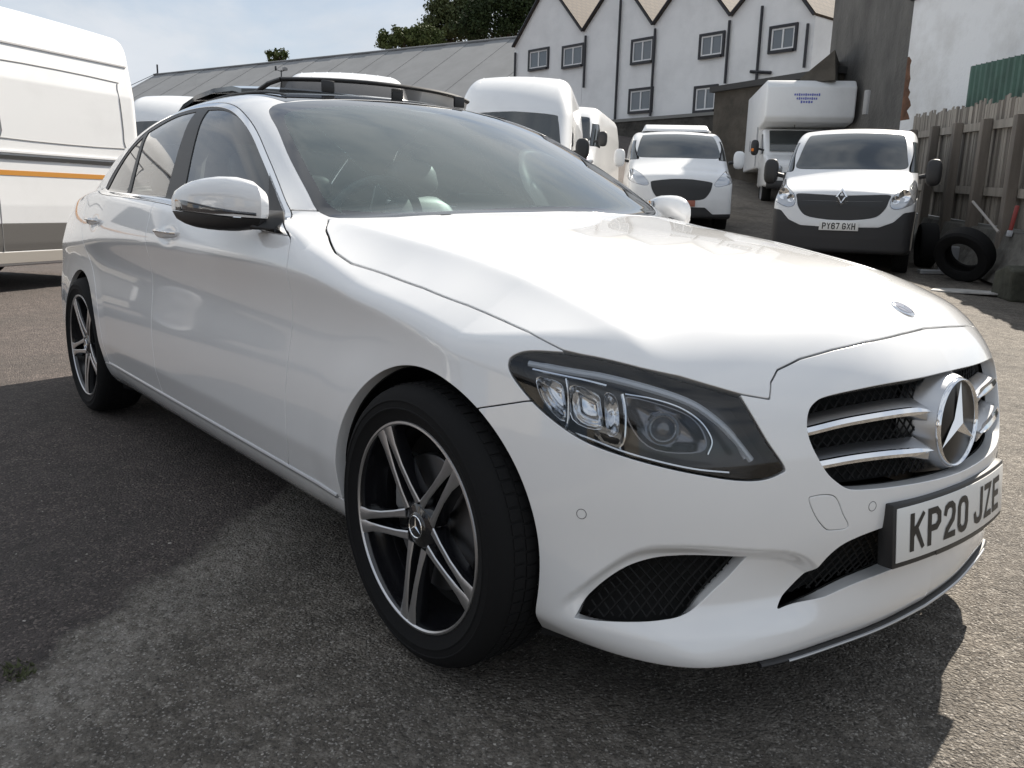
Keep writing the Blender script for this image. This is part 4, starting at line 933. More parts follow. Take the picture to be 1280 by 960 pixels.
# inner door cards, headlining, pillars
for s in (-1, 1):
    MB().prism([(-.68, .33), (-2.55, .33), (-2.75, .98), (-1.7, .965), (-.75, .91)], s*.80, s*.79, 'y').build('door_card', TRIM, car)
    for y in (.36*s,): MB().box((0, 0, 0), (.15, .34, .012), Matrix.Translation((-1.345, y, 1.318)) @ Matrix.Rotation(math.radians(14), 4, 'Y')).build('sun_visor', LITE, car, bevel=.005)
    MB().tube([(-1.68, s*.755, .97), (-1.77, s*.685, 1.17), (-1.82, s*.60, 1.33)], .03, 10).build('centre_pillar_trim', TRIM, car)
V, N, T = cut([], ['ws', 'rwin', 'dlo'], 0, extra=lambda A: np.maximum(1.05-A[:, 2], -np.maximum(np.abs(A[:, 0]+1.69)-.17, A[:, 1]-.42))); q = mirror(V-N*.035, N, T)
mesh_obj('headlining', q[0], q[2], LITE, car, normals=-q[1])
MB().box((-1.5, 0, .30), (2.3, 1.5, .03)).build('cabin_floor', TRIM, car)
MB().prism([(-2.62, .85), (-3.35, .98), (-3.35, .94), (-2.62, .80)], -.62, .62, 'y').build('parcel_shelf', TRIM, car)
# ---------------------------------------------------------------- the yard: terrain and placing
def terrain(x, y):
    a = np.maximum(-np.asarray(x, float)-1, 0); b = np.maximum(np.asarray(y, float)-1, 0)
    return .0080*np.minimum(a, 22)*np.minimum(b, 22)
def at(px, py, depth): return CAM_POS+depth*px_ray(px, py)
def ground_at(px, depth):
    p = at(px, 266, depth); return np.array([p[0], p[1], float(terrain(p[0], p[1]))])
# ---------------------------------------------------------------- vans: same cutting tools on a simpler surface
VWHITE = mat('van_white', (.72, .73, .74), .35, 0, .6, var=(1.3, .10), lo=.5, hi=.8)
VGLASS = mat('van_glass_dark', (.018, .024, .026), .05, 0, 1., .6)
VLAMP = mat('van_lamp', (.45, .47, .50), .12, .6, 1.)
def nets(gf, ext, step):
    """naive surface nets of gf(x,y,z) on a box, triangles"""
    xs, ys, zs = (np.arange(a, b, step) for a, b in ext); g = gf(xs[:, None, None], ys[None, :, None], zs[None, None, :])
    s = g < 0; c = 0
    for dx in (0, 1):
        for dy in (0, 1):
            for dz in (0, 1): c = c+s[dx:s.shape[0]-1+dx, dy:s.shape[1]-1+dy, dz:s.shape[2]-1+dz].astype(np.int8)
    act = (c > 0) & (c < 8); I = np.argwhere(act); idx = np.full(act.shape, -1, np.int64); idx[act] = np.arange(len(I))
    P = np.zeros((len(I), 3)); cnt = np.zeros(len(I))
    for a in [(i, j, k) for i in (0, 1) for j in (0, 1) for k in (0, 1)]:
        for ax in range(3):
            if a[ax]: continue
            b = list(a); b[ax] = 1
            ga = g[I[:, 0]+a[0], I[:, 1]+a[1], I[:, 2]+a[2]]; gb = g[I[:, 0]+b[0], I[:, 1]+b[1], I[:, 2]+b[2]]; m = (ga < 0) != (gb < 0)
            t = np.where(m, ga/np.where(m, ga-gb, 1), 0); p = I+np.array(a)+0.; p[:, ax] += t; P[m] += p[m]; cnt[m] += 1
    P = np.array([xs[0], ys[0], zs[0]])+step*P/cnt[:, None]; Q = []
    for ax in range(3):
        s0 = [slice(1, -1)]*3; s0[ax] = slice(0, -1); s1_ = list(s0); s1_[ax] = slice(1, None); a = s[tuple(s0)]; b = s[tuple(s1_)]
        E = np.argwhere(a != b)+1; E[:, ax] -= 1; fl = a[a != b]; u, v = [(1, 2), (2, 0), (0, 1)][ax]
        def ci(du, dv):
            F = E.copy(); F[:, u] += du; F[:, v] += dv; return idx[F[:, 0], F[:, 1], F[:, 2]]
        q = np.stack([ci(-1, -1), ci(0, -1), ci(0, 0), ci(-1, 0)], 1); q[~fl] = q[~fl][:, ::-1]; Q.append(q[(q >= 0).all(1)])
    Q = np.concatenate(Q); T = np.concatenate([Q[:, [0, 1, 2]], Q[:, [0, 2, 3]]])
    gp = lambda X: gf(X[:, 0], X[:, 1], X[:, 2])
    def grad(X, e=1e-3): return np.stack([(gp(X+d)-gp(X-d))/(2*e) for d in np.eye(3)*e], 1)
    for _ in range(3):
        G = grad(P); P = P-(gp(P)/np.maximum((G*G).sum(1), .05))[:, None]*G
    N = grad(P); N /= np.maximum(np.linalg.norm(N, axis=1), 1e-9)[:, None]
    fn = np.cross(P[T[:, 1]]-P[T[:, 0]], P[T[:, 2]]-P[T[:, 0]])
    if (fn*N[T[:, 0]]).sum() < 0: T = T[:, ::-1]
    return P, N, T
def van_wheel(root, x, y, r, s):
    w = D.objects.new('wheel', None); COL.objects.link(w); w.parent = root; w.location = (x, s*y, r)
    if s > 0: w.rotation_euler = (0, 0, math.pi)
    MB().lathe([(.6*r, .10), (.93*r, .11), (r, .08), (r, -.08), (.94*r, -.105), (.62*r, -.10), (.60*r, -.06), (.60*r, .06)], 40, close=True).build('tyre', TYRE, w, angle=40)
    MB().lathe([(0, -.075), (.12*r, -.078), (.35*r, -.06), (.5*r, -.085), (.62*r, -.095), (.64*r, -.07)], 40).build('rim', mat('steel_rim', (.35, .35, .36), .4, .8), w, angle=40)
def make_van(name, label, spec, loc, fwd, group=None):
    """local frame: x forward with the bumper at x=0, y to the van's left, ground z=0"""
    root = thing(name, label, 'van', tuple(loc), (0, 0, math.atan2(fwd[1], fwd[0])), group)
    W, L, Hh = spec['w']/2, spec['l'], spec['h']; tx, tz = spec['top']; cur = spec.get('curve', .16); tum = spec.get('tumble', [0, .0, .005, .02, .06, .13])
    wz = [.2, .5, .9, 1.1*1, Hh*.75, Hh]
    def gf(x, y, z):
        x, y, z = np.broadcast_arrays(x, y, z); sh = x.shape; x, y, z = x.ravel(), np.abs(y).ravel(), z.ravel()
        top = z-(s1(tx, tz, x+cur*.8*(y/W)**2)-.06*(y/W)**2)
        taper = .16*np.exp(-np.maximum(-x, 0)/.35)
        sd = y-(W-np.interp(z, wz, tum)-taper*W*.5)
        fr = x+cur*(y/W)**2+.10*np.maximum(z-.62, 0)+.05*np.maximum(.45-z, 0)
        g = smax(sd, top*.85, spec.get('rtop', .12)); g = smax(g, fr*.9, .10); g = smax(g, -L-x, .12); g = smax(g, .26-z, .06)
        return g.reshape(sh)
    st = spec.get('step', .035)
    P, N, T = nets(gf, ((-L-.1, .15), (-1.5*st, W+.12), (.15, Hh+.15)), st)
    A, T = clip_mesh(np.concatenate([P, N], 1), T, -P[:, 1]); P = A[:, :3]; P[np.abs(P[:, 1]) < 1e-5, 1] = 0
    front = np.where(P[:, 0] < -2.4, .3, -1.); yz = P[:, [1, 2]]; xz = P[:, [0, 2]]
    sd = {}
    for k, poly in spec['front'].items(): sd[k] = np.maximum(sdf_poly(yz, crom(poly, 4, True, tuple(range(len(poly))) if k in ('bumper',) else ())), front)
    for k, poly in spec.get('side', {}).items(): sd[k] = np.maximum(sdf_poly(xz, crom(poly, 3, True, tuple(range(len(poly))))), np.where(P[:, 1] < W*.6, .3, -1.))
    for i, ax in enumerate(spec['axles']): sd['arch%d' % i] = np.maximum(np.sqrt((P[:, 0]-ax)**2+(P[:, 2]-spec['r'])**2)-spec['r']-.06, np.where(P[:, 1] < W*.6, .3, -1.))
    ks = list(sd); BA = np.concatenate([A, np.stack([sd[k] for k in ks], 1)], 1); ci = {k: 6+i for i, k in enumerate(ks)}
    def ct(ins, outs, gap):
        a, t = BA, T
        for k in ins: a, t = clip_mesh(a, t, a[:, ci[k]]+gap)
        for k in outs: a, t = clip_mesh(a, t, -a[:, ci[k]]+gap)
        v = a[:, :3].copy(); v[np.abs(v[:, 1]) < 1e-5, 1] = 0; n = a[:, 3:6]/np.linalg.norm(a[:, 3:6], axis=1)[:, None]; return flange(v, n, t, .03, lip=.002, bev=.004)
    def mk(nm, m, ins, outs, centre, gap=.004):
        if not len(T): return
        v, n, t = ct(ins, outs, gap)
        if not len(t): return
        if centre: q = mirror(v, n, t); mesh_obj(nm, q[0], q[2], m, root, normals=q[1])
        else:
            a = mirror(v, n, t, False); mesh_obj(nm, a[0], a[2], m, root, normals=a[1]); mesh_obj(nm, v, t, m, root, normals=n)
    arches = [k for k in ks if k.startswith('arch')]; cuts = [k for k in ks if k not in arches]
    mk('body', spec.get('paint', VWHITE), [], ks, True)
    if 'windscreen' in ks: mk('windscreen', VGLASS, ['windscreen'], [], True)
    if 'headlight' in ks: mk('headlight', VLAMP, ['headlight'], [], False)
    if 'grille' in ks: mk('grille', BLACKP, ['grille'], [k for k in ('headlight',) if k in ks], True)
    if 'bumper' in ks: mk('lower_bumper', mat('van_bumper', (.022, .022, .024), .55), ['bumper'], arches+[k for k in ('headlight', 'grille') if k in ks], True)
    for k in spec.get('side', {}):
        mk('side_window' if 'win' in k else 'side_moulding', VGLASS if 'win' in k else spec.get('moulding', BLACKP), [k], arches, False)
    for ax in spec['axles']:
        for s in (-1, 1): van_wheel(root, ax, W-.14, spec['r'], s)
    ins_ = MB(); ins_.box((-L/2, 0, .42), (L-.4, 2*W-.5, .2)); ins_.build('chassis', DARK, root)
    mz, mx_ = spec.get('mirror', (1.45, -1.0))
    for s in (-1, 1):
        if not spec.get('mirrors', True): break
        mo = MB().add(*(lambda b: (b.V, b.F))(sup(0, 0, 0, .07, .11, .17))).build('wing_mirror', BLACKP if spec.get('black_mirror', True) else VWHITE, root, angle=70); mo.location = (mx_, s*(W+.16), mz)
        MB().tube([(0, -s*.19, -.06), (0, -s*.05, -.03)], .03, 8).build('mirror_arm', BLACKP, mo)
    for k in range(spec.get('ribs', 0)):
        y = (k-(spec['ribs']-1)/2)*1.3*W/max(spec['ribs']-1, 1)
        xs_ = np.linspace(spec.get('rib0', -1.9), -L+.4, 10); MB().tube([(x, y, float(s1(tx, tz, np.array([x+cur*.8*(y/W)**2]))[0])-.06*(y/W)**2-.006) for x in xs_], [.004]+[.014]*8+[.004], 6).build('roof_rib', spec.get('paint', VWHITE), root)
    return root
def van_plate(root, txt, z, x, w=.52, white=True, xr=0):
    pl = MB().box((0, 0, 0), (.012, .52, .111)).build('number_plate', MATS['plate_white'], root, bevel=.002); pl.location = (x, 0, z)
    plate_text(txt, lambda a, b, d: (.008+d, -.26+a, -.0555+b), 'plate_character', pl)
TRAF = dict(w=1.956, l=4.9, h=1.97, r=.33, axles=[-.93, -4.0], step=.03, mirror=(1.30, -1.02),
            top=([.3, 0, -.12, -.35, -.70, -.95, -1.2, -1.45, -1.7, -2.1, -3.5, -5.1], [.80, .93, 1.02, 1.12, 1.22, 1.36, 1.57, 1.76, 1.88, 1.945, 1.965, 1.94]),
            front=dict(windscreen=[(0, 1.335), (.55, 1.335), (.775, 1.36), (.765, 1.5), (.70, 1.78), (.62, 1.825), (.3, 1.84), (0, 1.845), (-.2, 1.845), (-.2, 1.335)],
                       headlight=[(.63, .86), (.72, .815), (.90, .88), (.96, .96), (.95, 1.10), (.90, 1.20), (.82, 1.10), (.66, .98)],
                       grille=[(-.1, .69), (.40, .70), (.56, .80), (.61, .93), (.61, .99), (.35, .985), (0, .97), (-.1, .97)],
                       bumper=[(-.1, .2), (1.1, .2), (1.1, .80), (.98, .80), (.82, .775), (.70, .66), (.52, .59), (0, .575), (-.1, .575)]),
            side=dict(win1=[(-1.02, 1.30), (-1.85, 1.30), (-1.85, 1.72), (-1.55, 1.72)]))
CUST = dict(w=1.986, l=4.97, h=2.02, r=.33, axles=[-.98, -3.9], step=.035, mirror=(1.38, -1.05), black_mirror=False,
            top=([.3, 0, -.12, -.35, -.75, -1.0, -1.25, -1.5, -1.75, -2.1, -3.5, -5.2], [.78, .92, 1.03, 1.14, 1.27, 1.42, 1.62, 1.80, 1.92, 1.99, 2.01, 1.99]),
            front=dict(windscreen=[(0, 1.40), (.60, 1.40), (.80, 1.43), (.79, 1.58), (.72, 1.83), (.62, 1.88), (0, 1.90), (-.2, 1.90), (-.2, 1.40)],
                       headlight=[(.60, .88), (.68, .84), (.90, .90), (.97, .98), (.95, 1.14), (.88, 1.16), (.70, 1.02)],
                       grille=[(-.1, .60), (.36, .60), (.50, .70), (.56, .86), (.50, .93), (-.1, .95)],
                       bumper=[(-.1, .2), (1.1, .2), (1.1, .36), (.60, .34), (.45, .46), (-.1, .46)]),
            side=dict(win1=[(-1.05, 1.36), (-1.9, 1.36), (-1.9, 1.76), (-1.6, 1.76)]))
SPRI = dict(w=2.02, l=5.9, h=2.78, r=.34, axles=[-1.0, -4.4], step=.04, mirror=(1.6, -1.1), curve=.20, ribs=4, rib0=-1.75, rtop=.22, tumble=[0, .0, .005, .01, .05, .15],
            top=([.3, 0, -.15, -.5, -.95, -1.2, -1.45, -1.7, -1.95, -2.3, -3.0, -6.2], [.95, 1.08, 1.16, 1.28, 1.48, 1.75, 2.05, 2.34, 2.55, 2.71, 2.78, 2.77]),
            front=dict(windscreen=[(0, 1.55), (.60, 1.55), (.82, 1.58), (.80, 1.75), (.74, 2.08), (.66, 2.16), (0, 2.20), (-.2, 2.20), (-.2, 1.55)],
                       headlight=[(.58, .88), (.80, .86), (.96, .96), (.97, 1.12), (.80, 1.10)], grille=[(-.1, .70), (.42, .70), (.52, .85), (.5, 1.03), (-.1, 1.06)],
                       bumper=[(-.1, .2), (1.1, .2), (1.1, .45), (.5, .42), (-.1, .42)]),
            side=dict(win1=[(-1.25, 1.45), (-2.05, 1.45), (-2.05, 2.0), (-1.75, 2.0)]))
# ---------------------------------------------------------------- ground
rng = random.Random(7); nrng = np.random.default_rng(7)
def ground_mat():
    m = D.materials.new('yard_tarmac'); m.use_nodes = True; nt = m.node_tree; N = nt.nodes; L = nt.links; b = N['Principled BSDF']; b.inputs['Roughness'].default_value = .86; b.inputs['Specular IOR Level'].default_value = .35
    tc = N.new('ShaderNodeTexCoord'); P = tc.outputs['Object']
    def noise(sc, det=6, ro=.6, vec=None):
        n = N.new('ShaderNodeTexNoise'); n.inputs['Scale'].default_value = sc; n.inputs['Detail'].default_value = det; n.inputs['Roughness'].default_value = ro; L.new(vec or P, n.inputs['Vector']); return n.outputs[0]
    def vor(sc, feat='F1'):
        n = N.new('ShaderNodeTexVoronoi'); n.feature = feat; n.inputs['Scale'].default_value = sc; L.new(P, n.inputs['Vector']); return n
    def ramp(x, *st):
        r = N.new('ShaderNodeValToRGB'); e = r.color_ramp.elements
        while len(e) < len(st): e.new(.5)
        for i, (p, c) in enumerate(st): e[i].position = p; e[i].color = (*c, 1) if len(c) == 3 else c
        L.new(x, r.inputs[0]); return r.outputs[0]
    def mix(f, a, c, mode='MIX'):
        n = N.new('ShaderNodeMixRGB'); n.blend_type = mode
        for i, v in ((0, f), (1, a), (2, c)):
            if hasattr(v, 'node'): L.new(v, n.inputs[i])
            elif isinstance(v, (int, float)): n.inputs[i].default_value = v
            else: n.inputs[i].default_value = (*v, 1)
        return n.outputs[0]
    def mth(op, a, c=None, d=None):
        n = N.new('ShaderNodeMath'); n.operation = op
        for i, v in enumerate((a, c, d)):
            if v is None: continue
            if hasattr(v, 'node'): L.new(v, n.inputs[i])
            else: n.inputs[i].default_value = v
        return n.outputs[0]
    sep = N.new('ShaderNodeSeparateXYZ'); L.new(P, sep.inputs[0])
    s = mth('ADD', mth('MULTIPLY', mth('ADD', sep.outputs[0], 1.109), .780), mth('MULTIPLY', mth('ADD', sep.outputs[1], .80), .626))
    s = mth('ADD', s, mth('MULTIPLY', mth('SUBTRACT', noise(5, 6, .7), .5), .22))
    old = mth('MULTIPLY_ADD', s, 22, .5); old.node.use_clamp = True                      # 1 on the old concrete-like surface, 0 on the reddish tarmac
    v1 = vor(150); v2 = vor(120); big = noise(1.1, 5, .6); mid = noise(9, 8, .7); fine = noise(75, 5, .75)
    oldc = ramp(mid, (.30, (.078, .068, .057)), (.50, (.150, .132, .111)), (.72, (.26, .231, .197)))
    oldc = mix(mth('MULTIPLY', ramp(fine, (.42, (0, 0, 0)), (.66, (1, 1, 1))), .50), oldc, (.055, .048, .040))
    newc = ramp(mid, (.30, (.050, .043, .041)), (.6, (.098, .082, .076)), (.8, (.15, .126, .117)))
    hue = N.new('ShaderNodeSeparateColor'); L.new(v1.outputs['Color'], hue.inputs[0])
    newc = mix(mth('MULTIPLY', ramp(hue.outputs[0], (.72, (0, 0, 0)), (.95, (1, 1, 1))), .65), newc, (.26, .215, .19))
    newc = mix(mth('MULTIPLY', ramp(hue.outputs[1], (.0, (1, 1, 1)), (.25, (0, 0, 0))), .6), newc, (.03, .026, .025))
    h2 = N.new('ShaderNodeSeparateColor'); L.new(v2.outputs['Color'], h2.inputs[0])
    oldc = mix(mth('MULTIPLY', ramp(h2.outputs[0], (.86, (0, 0, 0)), (.97, (1, 1, 1))), .5), oldc, (.38, .35, .31))
    oldc = mix(mth('MULTIPLY', ramp(hue.outputs[1], (.0, (1, 1, 1)), (.3, (0, 0, 0))), .6), oldc, (.05, .046, .042))
    pat = noise(17, 9, .78); oldc = mix(mth('MULTIPLY', ramp(pat, (.53, (0, 0, 0)), (.60, (1, 1, 1))), .62), oldc, (.30, .272, .235))
    edge = mth('MULTIPLY', mth('SUBTRACT', 1, mth('MULTIPLY', mth('ABSOLUTE', mth('SUBTRACT', s, .12)), 5)), ramp(noise(30, 7, .75), (.42, (0, 0, 0)), (.58, (1, 1, 1)))); edge.node.use_clamp = True
    oldc = mix(mth('MULTIPLY', edge, .75), oldc, (.34, .315, .28))
    v3 = vor(240); h3 = N.new('ShaderNodeSeparateColor'); L.new(v3.outputs['Color'], h3.inputs[0])
    oldc = mix(mth('MULTIPLY', ramp(h3.outputs[0], (.90, (0, 0, 0)), (.96, (1, 1, 1))), .7), oldc, (.48, .45, .41))
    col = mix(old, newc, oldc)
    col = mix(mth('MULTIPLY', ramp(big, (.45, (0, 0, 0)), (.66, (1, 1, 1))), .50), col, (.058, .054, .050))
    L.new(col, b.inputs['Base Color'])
    hgt = mth('ADD', mth('MULTIPLY', v1.outputs['Distance'], -.55), mth('ADD', mth('MULTIPLY', v2.outputs['Distance'], -.6), mth('ADD', mth('MULTIPLY', mid, 1.5), mth('MULTIPLY', fine, .8))))
    hgt = mth('ADD', hgt, mth('MULTIPLY', old, 1.6))
    bp = N.new('ShaderNodeBump'); bp.inputs['Strength'].default_value = 1.0; bp.inputs['Distance'].default_value = .012; L.new(hgt, bp.inputs['Height']); L.new(bp.outputs[0], b.inputs['Normal'])
    return m
GM = ground_mat()
def axis_lines(lo, hi, fine0, fine1, st):
    a = list(np.arange(fine0, fine1, st)); d = st
    x = fine1
    while x < hi: a.append(x); d *= 1.22; x += d
    a.append(hi); d = st; x = fine0-st; pre = []
    while x > lo: pre.append(x); d *= 1.22; x -= d
    pre.append(lo); return np.array(sorted(pre)+a)
gx = axis_lines(-900, 900, -24, 6, .5); gy = axis_lines(-900, 900, -6, 24, .5)
GX, GY = np.meshgrid(gx, gy, indexing='ij'); GZ = terrain(GX, GY); V = np.stack([GX, GY, GZ], 2).reshape(-1, 3); nx, ny = len(gx), len(gy)
I = np.arange(nx*ny).reshape(nx, ny); Fq = np.stack([I[:-1, :-1], I[1:, :-1], I[1:, 1:], I[:-1, 1:]], 2).reshape(-1, 4)
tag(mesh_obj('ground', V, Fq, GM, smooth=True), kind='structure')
# loose chippings
def stones(name, n, area, smin, smax_, m):
    V = []; F = []
    for i in range(n):
        x = rng.uniform(*area[0]); y = rng.uniform(*area[1]); s = rng.uniform(smin, smax_)*(1.6 if rng.random() < .06 else 1); z = float(terrain(x, y)); o = len(V); a = rng.uniform(0, 6.28)
        for k in range(5): q = a+k*1.257+rng.uniform(-.3, .3); r = s*rng.uniform(.7, 1.2); V.append((x+r*math.cos(q), y+r*math.sin(q), z+s*rng.uniform(.05, .3)))
        V.append((x, y, z+s*rng.uniform(.5, .9))); F += [(o+k, o+(k+1) % 5, o+5) for k in range(5)]
    return tag(mesh_obj(name, V, np.array(F), m), kind='stuff')
stones('pale_chippings', 700, ((-2.6, 2.2), (-2.4, 3.2)), .0018, .0045, mat('chip_pale', (.42, .39, .35), .8))
stones('dark_chippings', 3500, ((-3.2, 2.2), (-2.4, 3.2)), .002, .0055, mat('chip_dark', (.11, .10, .09), .85))
# moss tuft at the edge of the old surface
b = MB()
for i in range(70):
    a = rng.uniform(0, 6.28); r = 0.04*math.sqrt(rng.random()); x, y = -.475+1.3*r*math.cos(a), -1.60+.8*r*math.sin(a); h = rng.uniform(.006, .022); w = .0035; d = rng.uniform(0, 6.28)
    b.add([(x-w*math.cos(d), y-w*math.sin(d), 0), (x+w*math.cos(d), y+w*math.sin(d), 0), (x+rng.uniform(-.012, .012), y+rng.uniform(-.012, .012), h)], [(0, 1, 2)])
tag(b.build('moss', mat('moss_green', (.085, .095, .045), .9), smooth=False, recalc=False), 'small green moss tuft at the edge of the old tarmac', 'moss', kind='stuff')
# ---------------------------------------------------------------- vans behind the car
def face_cam(p, turn=0):
    d = CAM_POS[:2]-np.array(p[:2]); a = math.atan2(d[1], d[0])+math.radians(turn); return (math.cos(a), math.sin(a))
p = ground_at(1050, 11.3); rv = make_van('panel_van', 'white panel van with black bumper, diamond badge and plate PY67 GXH beside the fence', TRAF, p, face_cam(p, -4), 'white vans parked across the yard')
rv.scale = (1, .96, 1.07)
van_plate(rv, 'PY67 GXH', .595, .012)
dm_ = MB()
for s in (1,):
    o_ = [(0, .11), (.078, 0), (0, -.11), (-.078, 0)]; i_ = [(0, .058), (.038, 0), (0, -.058), (-.038, 0)]
    V_ = [(0, y, z) for y, z in o_]+[(.022, y*.72, z*.72) for y, z in o_]+[(0, y, z) for y, z in i_]
    dm_.add(V_, [(k, (k+1) % 4, 4+(k+1) % 4, 4+k) for k in range(4)]+[(4+k, 4+(k+1) % 4, 8+(k+1) % 4, 8+k) for k in range(4)])
for s in (-1, 1):
    for yy, zz, rr in ((.80, .985, .075), (.695, .93, .05)):
        MB().lathe([(0, .02), (.5*rr, .012), (.92*rr, -.012), (rr, -.014), (rr, .03)], 24, Matrix.Rotation(math.radians(90), 4, 'Z')).build('lamp_bowl', CHROME, rv, angle=50).location = (-.175 if yy > .75 else -.125, s*yy, zz)
for zz in (.80, .90): MB().tube([(-.045-.16*(yy/.978)**2-.0, yy, zz) for yy in np.linspace(-.54, .54, 13)], .008, 6).build('grille_bar', BLACKG, rv)
o = dm_.build('diamond_badge', CHROME, rv, smooth=False); o.location = (.012, 0, .955)
p = ground_at(850, 15.6); cv = make_van('panel_van', 'white van with wide hexagonal black grille, second van from the fence', CUST, p, face_cam(p, 5), 'white vans parked across the yard')
MB().loft([[(x, y, z) for y, z in ((-.70, 1.97+h*.1), (-.62, 1.99+h), (.62, 1.99+h), (.70, 1.97+h*.1))] for x, h in ((-2.0, .03), (-2.25, .13), (-2.5, .16))]).build('roof_spoiler', VWHITE, cv, bevel=.02)
for s in (-1, 1): MB().add(*(lambda b: (b.V, b.F))(sup(0, 0, 0, .03, .13, .06))).build('fog_lamp_recess', BLACKP, cv, angle=70).location = (-.16, s*.72, .47)
MB().box((0, 0, 0), (.012, .52, .111)).build('number_plate', mat('plate_red_dirt', (.35, .12, .08), .5), cv, bevel=.002).location = (.03, 0, .53)
p = ground_at(622, 12.5); make_van('high_roof_van', 'tall white high-roof van with four roof ribs, next to the hexagonal-grille van', dict(SPRI, step=.035, h=2.9, top=(SPRI['top'][0], [z*1.045 for z in SPRI['top'][1]])), p, face_cam(p, -8), 'white vans parked across the yard')
p = ground_at(676, 19.0); make_van('high_roof_van', 'lower white high-roof van parked close behind the tall van with four roof ribs', dict(SPRI, h=2.5, ribs=0, step=.05, top=(SPRI['top'][0], [z*.9 for z in SPRI['top'][1]])), p, face_cam(p, -12), 'white vans parked across the yard')
p = ground_at(428, 10.6); make_van('high_roof_van', 'white high-roof van with eight roof ribs, parked between two other high-roof vans', dict(SPRI, h=2.72, ribs=8, step=.05), p, face_cam(p, -2), 'white vans parked across the yard')
p = ground_at(186, 14.6); make_van('high_roof_van', 'smooth-roofed white van parked next to the orange-striped van', dict(SPRI, h=2.72, ribs=0, step=.05), p, face_cam(p, -16), 'white vans parked across the yard')
# ---- long striped van at the edge of the yard (rear end to the right)
LV = dict(w=2.06, l=6.0, h=2.86, r=.35, axles=[-1.05, -5.25], step=.035, mirrors=False, curve=.18, rtop=.16, tumble=[.02, .0, .0, .01, .05, .17],
          top=([.3, 0, -.15, -.5, -.95, -1.2, -1.45, -1.7, -1.95, -2.3, -3.0, -6.3], [.95, 1.08, 1.16, 1.28, 1.48, 1.75, 2.05, 2.34, 2.58, 2.75, 2.86, 2.84]),
          front=SPRI['front'], side=dict(win1=SPRI['side']['win1'], low=[(-1.5, .42), (-4.80, .42), (-4.80, .70), (-1.5, .70)], low2=[(-5.70, .42), (-5.95, .42), (-5.95, .70), (-5.70, .70)]), moulding=mat('van_grey_moulding', (.10, .095, .09), .6))
fw = np.array([.51, -.86]); fw /= np.linalg.norm(fw); lf = np.array([-fw[1], fw[0]])
rear = np.array([-9.50, 1.45]); org = rear+fw*6.0-lf*1.03
lv = make_van('striped_van', 'long white high-roof van with orange side stripe and grey lower mouldings', LV, (org[0], org[1], 0), fw)
def side_y(z, W=1.03): return W-float(np.interp(z, [.2, .5, .9, 1.1, 2.86*.75, 2.86], LV['tumble']))
def side_strip(name, m, x0, x1, z0, z1, d, s=1, parent=lv):
    rings = []
    for x in np.linspace(x0, x1, 6): rings.append([(x, s*(side_y(z0)-.01), z0), (x, s*(side_y(z0)+d), z0), (x, s*(side_y(z1)+d), z1), (x, s*(side_y(z1)-.01), z1)])
    return MB().loft(rings).build(name, m, parent, smooth=False)
side_strip('orange_stripe', mat('stripe_orange', (.50, .22, .03), .45), -1.4, -5.85, 1.185, 1.235, .004)
side_strip('door_rail', BLACKP, -4.0, -5.75, 1.345, 1.385, .012); side_strip('rail_edge', VWHITE, -4.0, -5.75, 1.41, 1.43, .02)
side_strip('roof_gutter', mat('gutter_grey', (.32, .32, .33), .5), -2.0, -5.9, 2.485, 2.502, .012)
side_strip('lower_sill', mat('sill_beige', (.40, .37, .33), .6), -1.5, -4.75, .30, .41, .012)
SEAM = mat('seam_dark', (.22, .22, .22), .7)
def seam_tube(pts, r=.0045): MB().tube([(x, side_y(z)+.001, z) for x, z in pts], r, 6).build('panel_seam', SEAM, lv)
seam_tube([(-3.98, .42), (-3.98, .9), (-3.98, 1.4), (-3.98, 1.9), (-3.97, 2.48)]); seam_tube([(-2.55, .42), (-2.55, 1.2), (-2.55, 2.48)])
pr_ = crom([(-4.15, 1.55), (-5.62, 1.55), (-5.72, 1.63), (-5.70, 2.22), (-5.60, 2.30), (-4.15, 2.31), (-4.10, 2.22), (-4.10, 1.62)], 4, True)
seam_tube(pr_+[pr_[0]], .006)
pr_ = crom([(-2.7, 1.55), (-3.85, 1.55), (-3.9, 1.62), (-3.9, 2.22), (-3.85, 2.30), (-2.7, 2.31), (-2.65, 2.22), (-2.65, 1.62)], 4, True); seam_tube(pr_+[pr_[0]], .006)
MB().box((-3.80, side_y(1.62)+.004, 1.62), (.035, .02, .07)).build('door_lock', BLACKP, lv, bevel=.004)
# ---- box truck behind the panel van
p = ground_at(1004, 20.6); fwd = face_cam(p, 10)
bt = thing('box_truck', 'white luton box truck with overcab box and orange mirror lamp, behind the panel van', 'truck', tuple(p), (0, 0, math.atan2(fwd[1], fwd[0])), 'white vans parked across the yard')
BOXM = mat('truck_box', (.70, .71, .72), .5, var=(1.5, .12), lo=.5, hi=.8)
MB().prism([(-1.55, .95), (-1.55, 1.95), (-.55, 2.02), (-.42, 2.14), (-.42, 2.85), (-.62, 3.02), (-6.0, 3.02), (-6.0, .95)], -1.06, 1.06, 'y').build('cargo_box', BOXM, bt, bevel=.05, seg=3)
for s in (-1, 1):
    for x, z0, z1 in ((-1.58, 1.0, 2.0), (-5.97, 1.0, 3.0)): MB().box((x, s*1.065, (z0+z1)/2), (.05, .02, z1-z0)).build('box_edge_strip', SATIN, bt)
    MB().box((-3.0, s*1.068, 1.6), (.10, .012, .28)).build('side_marker', mat('marker_grey', (.3, .3, .32), .5), bt)
cabp = [(0, .45), (0, .98), (-.12, 1.10), (-.62, 1.25), (-1.05, 1.90), (-1.5, 1.95), (-1.5, .45)]
MB().prism(cabp, -.98, .98, 'y').build('cab', VWHITE, bt, bevel=.07, seg=3)
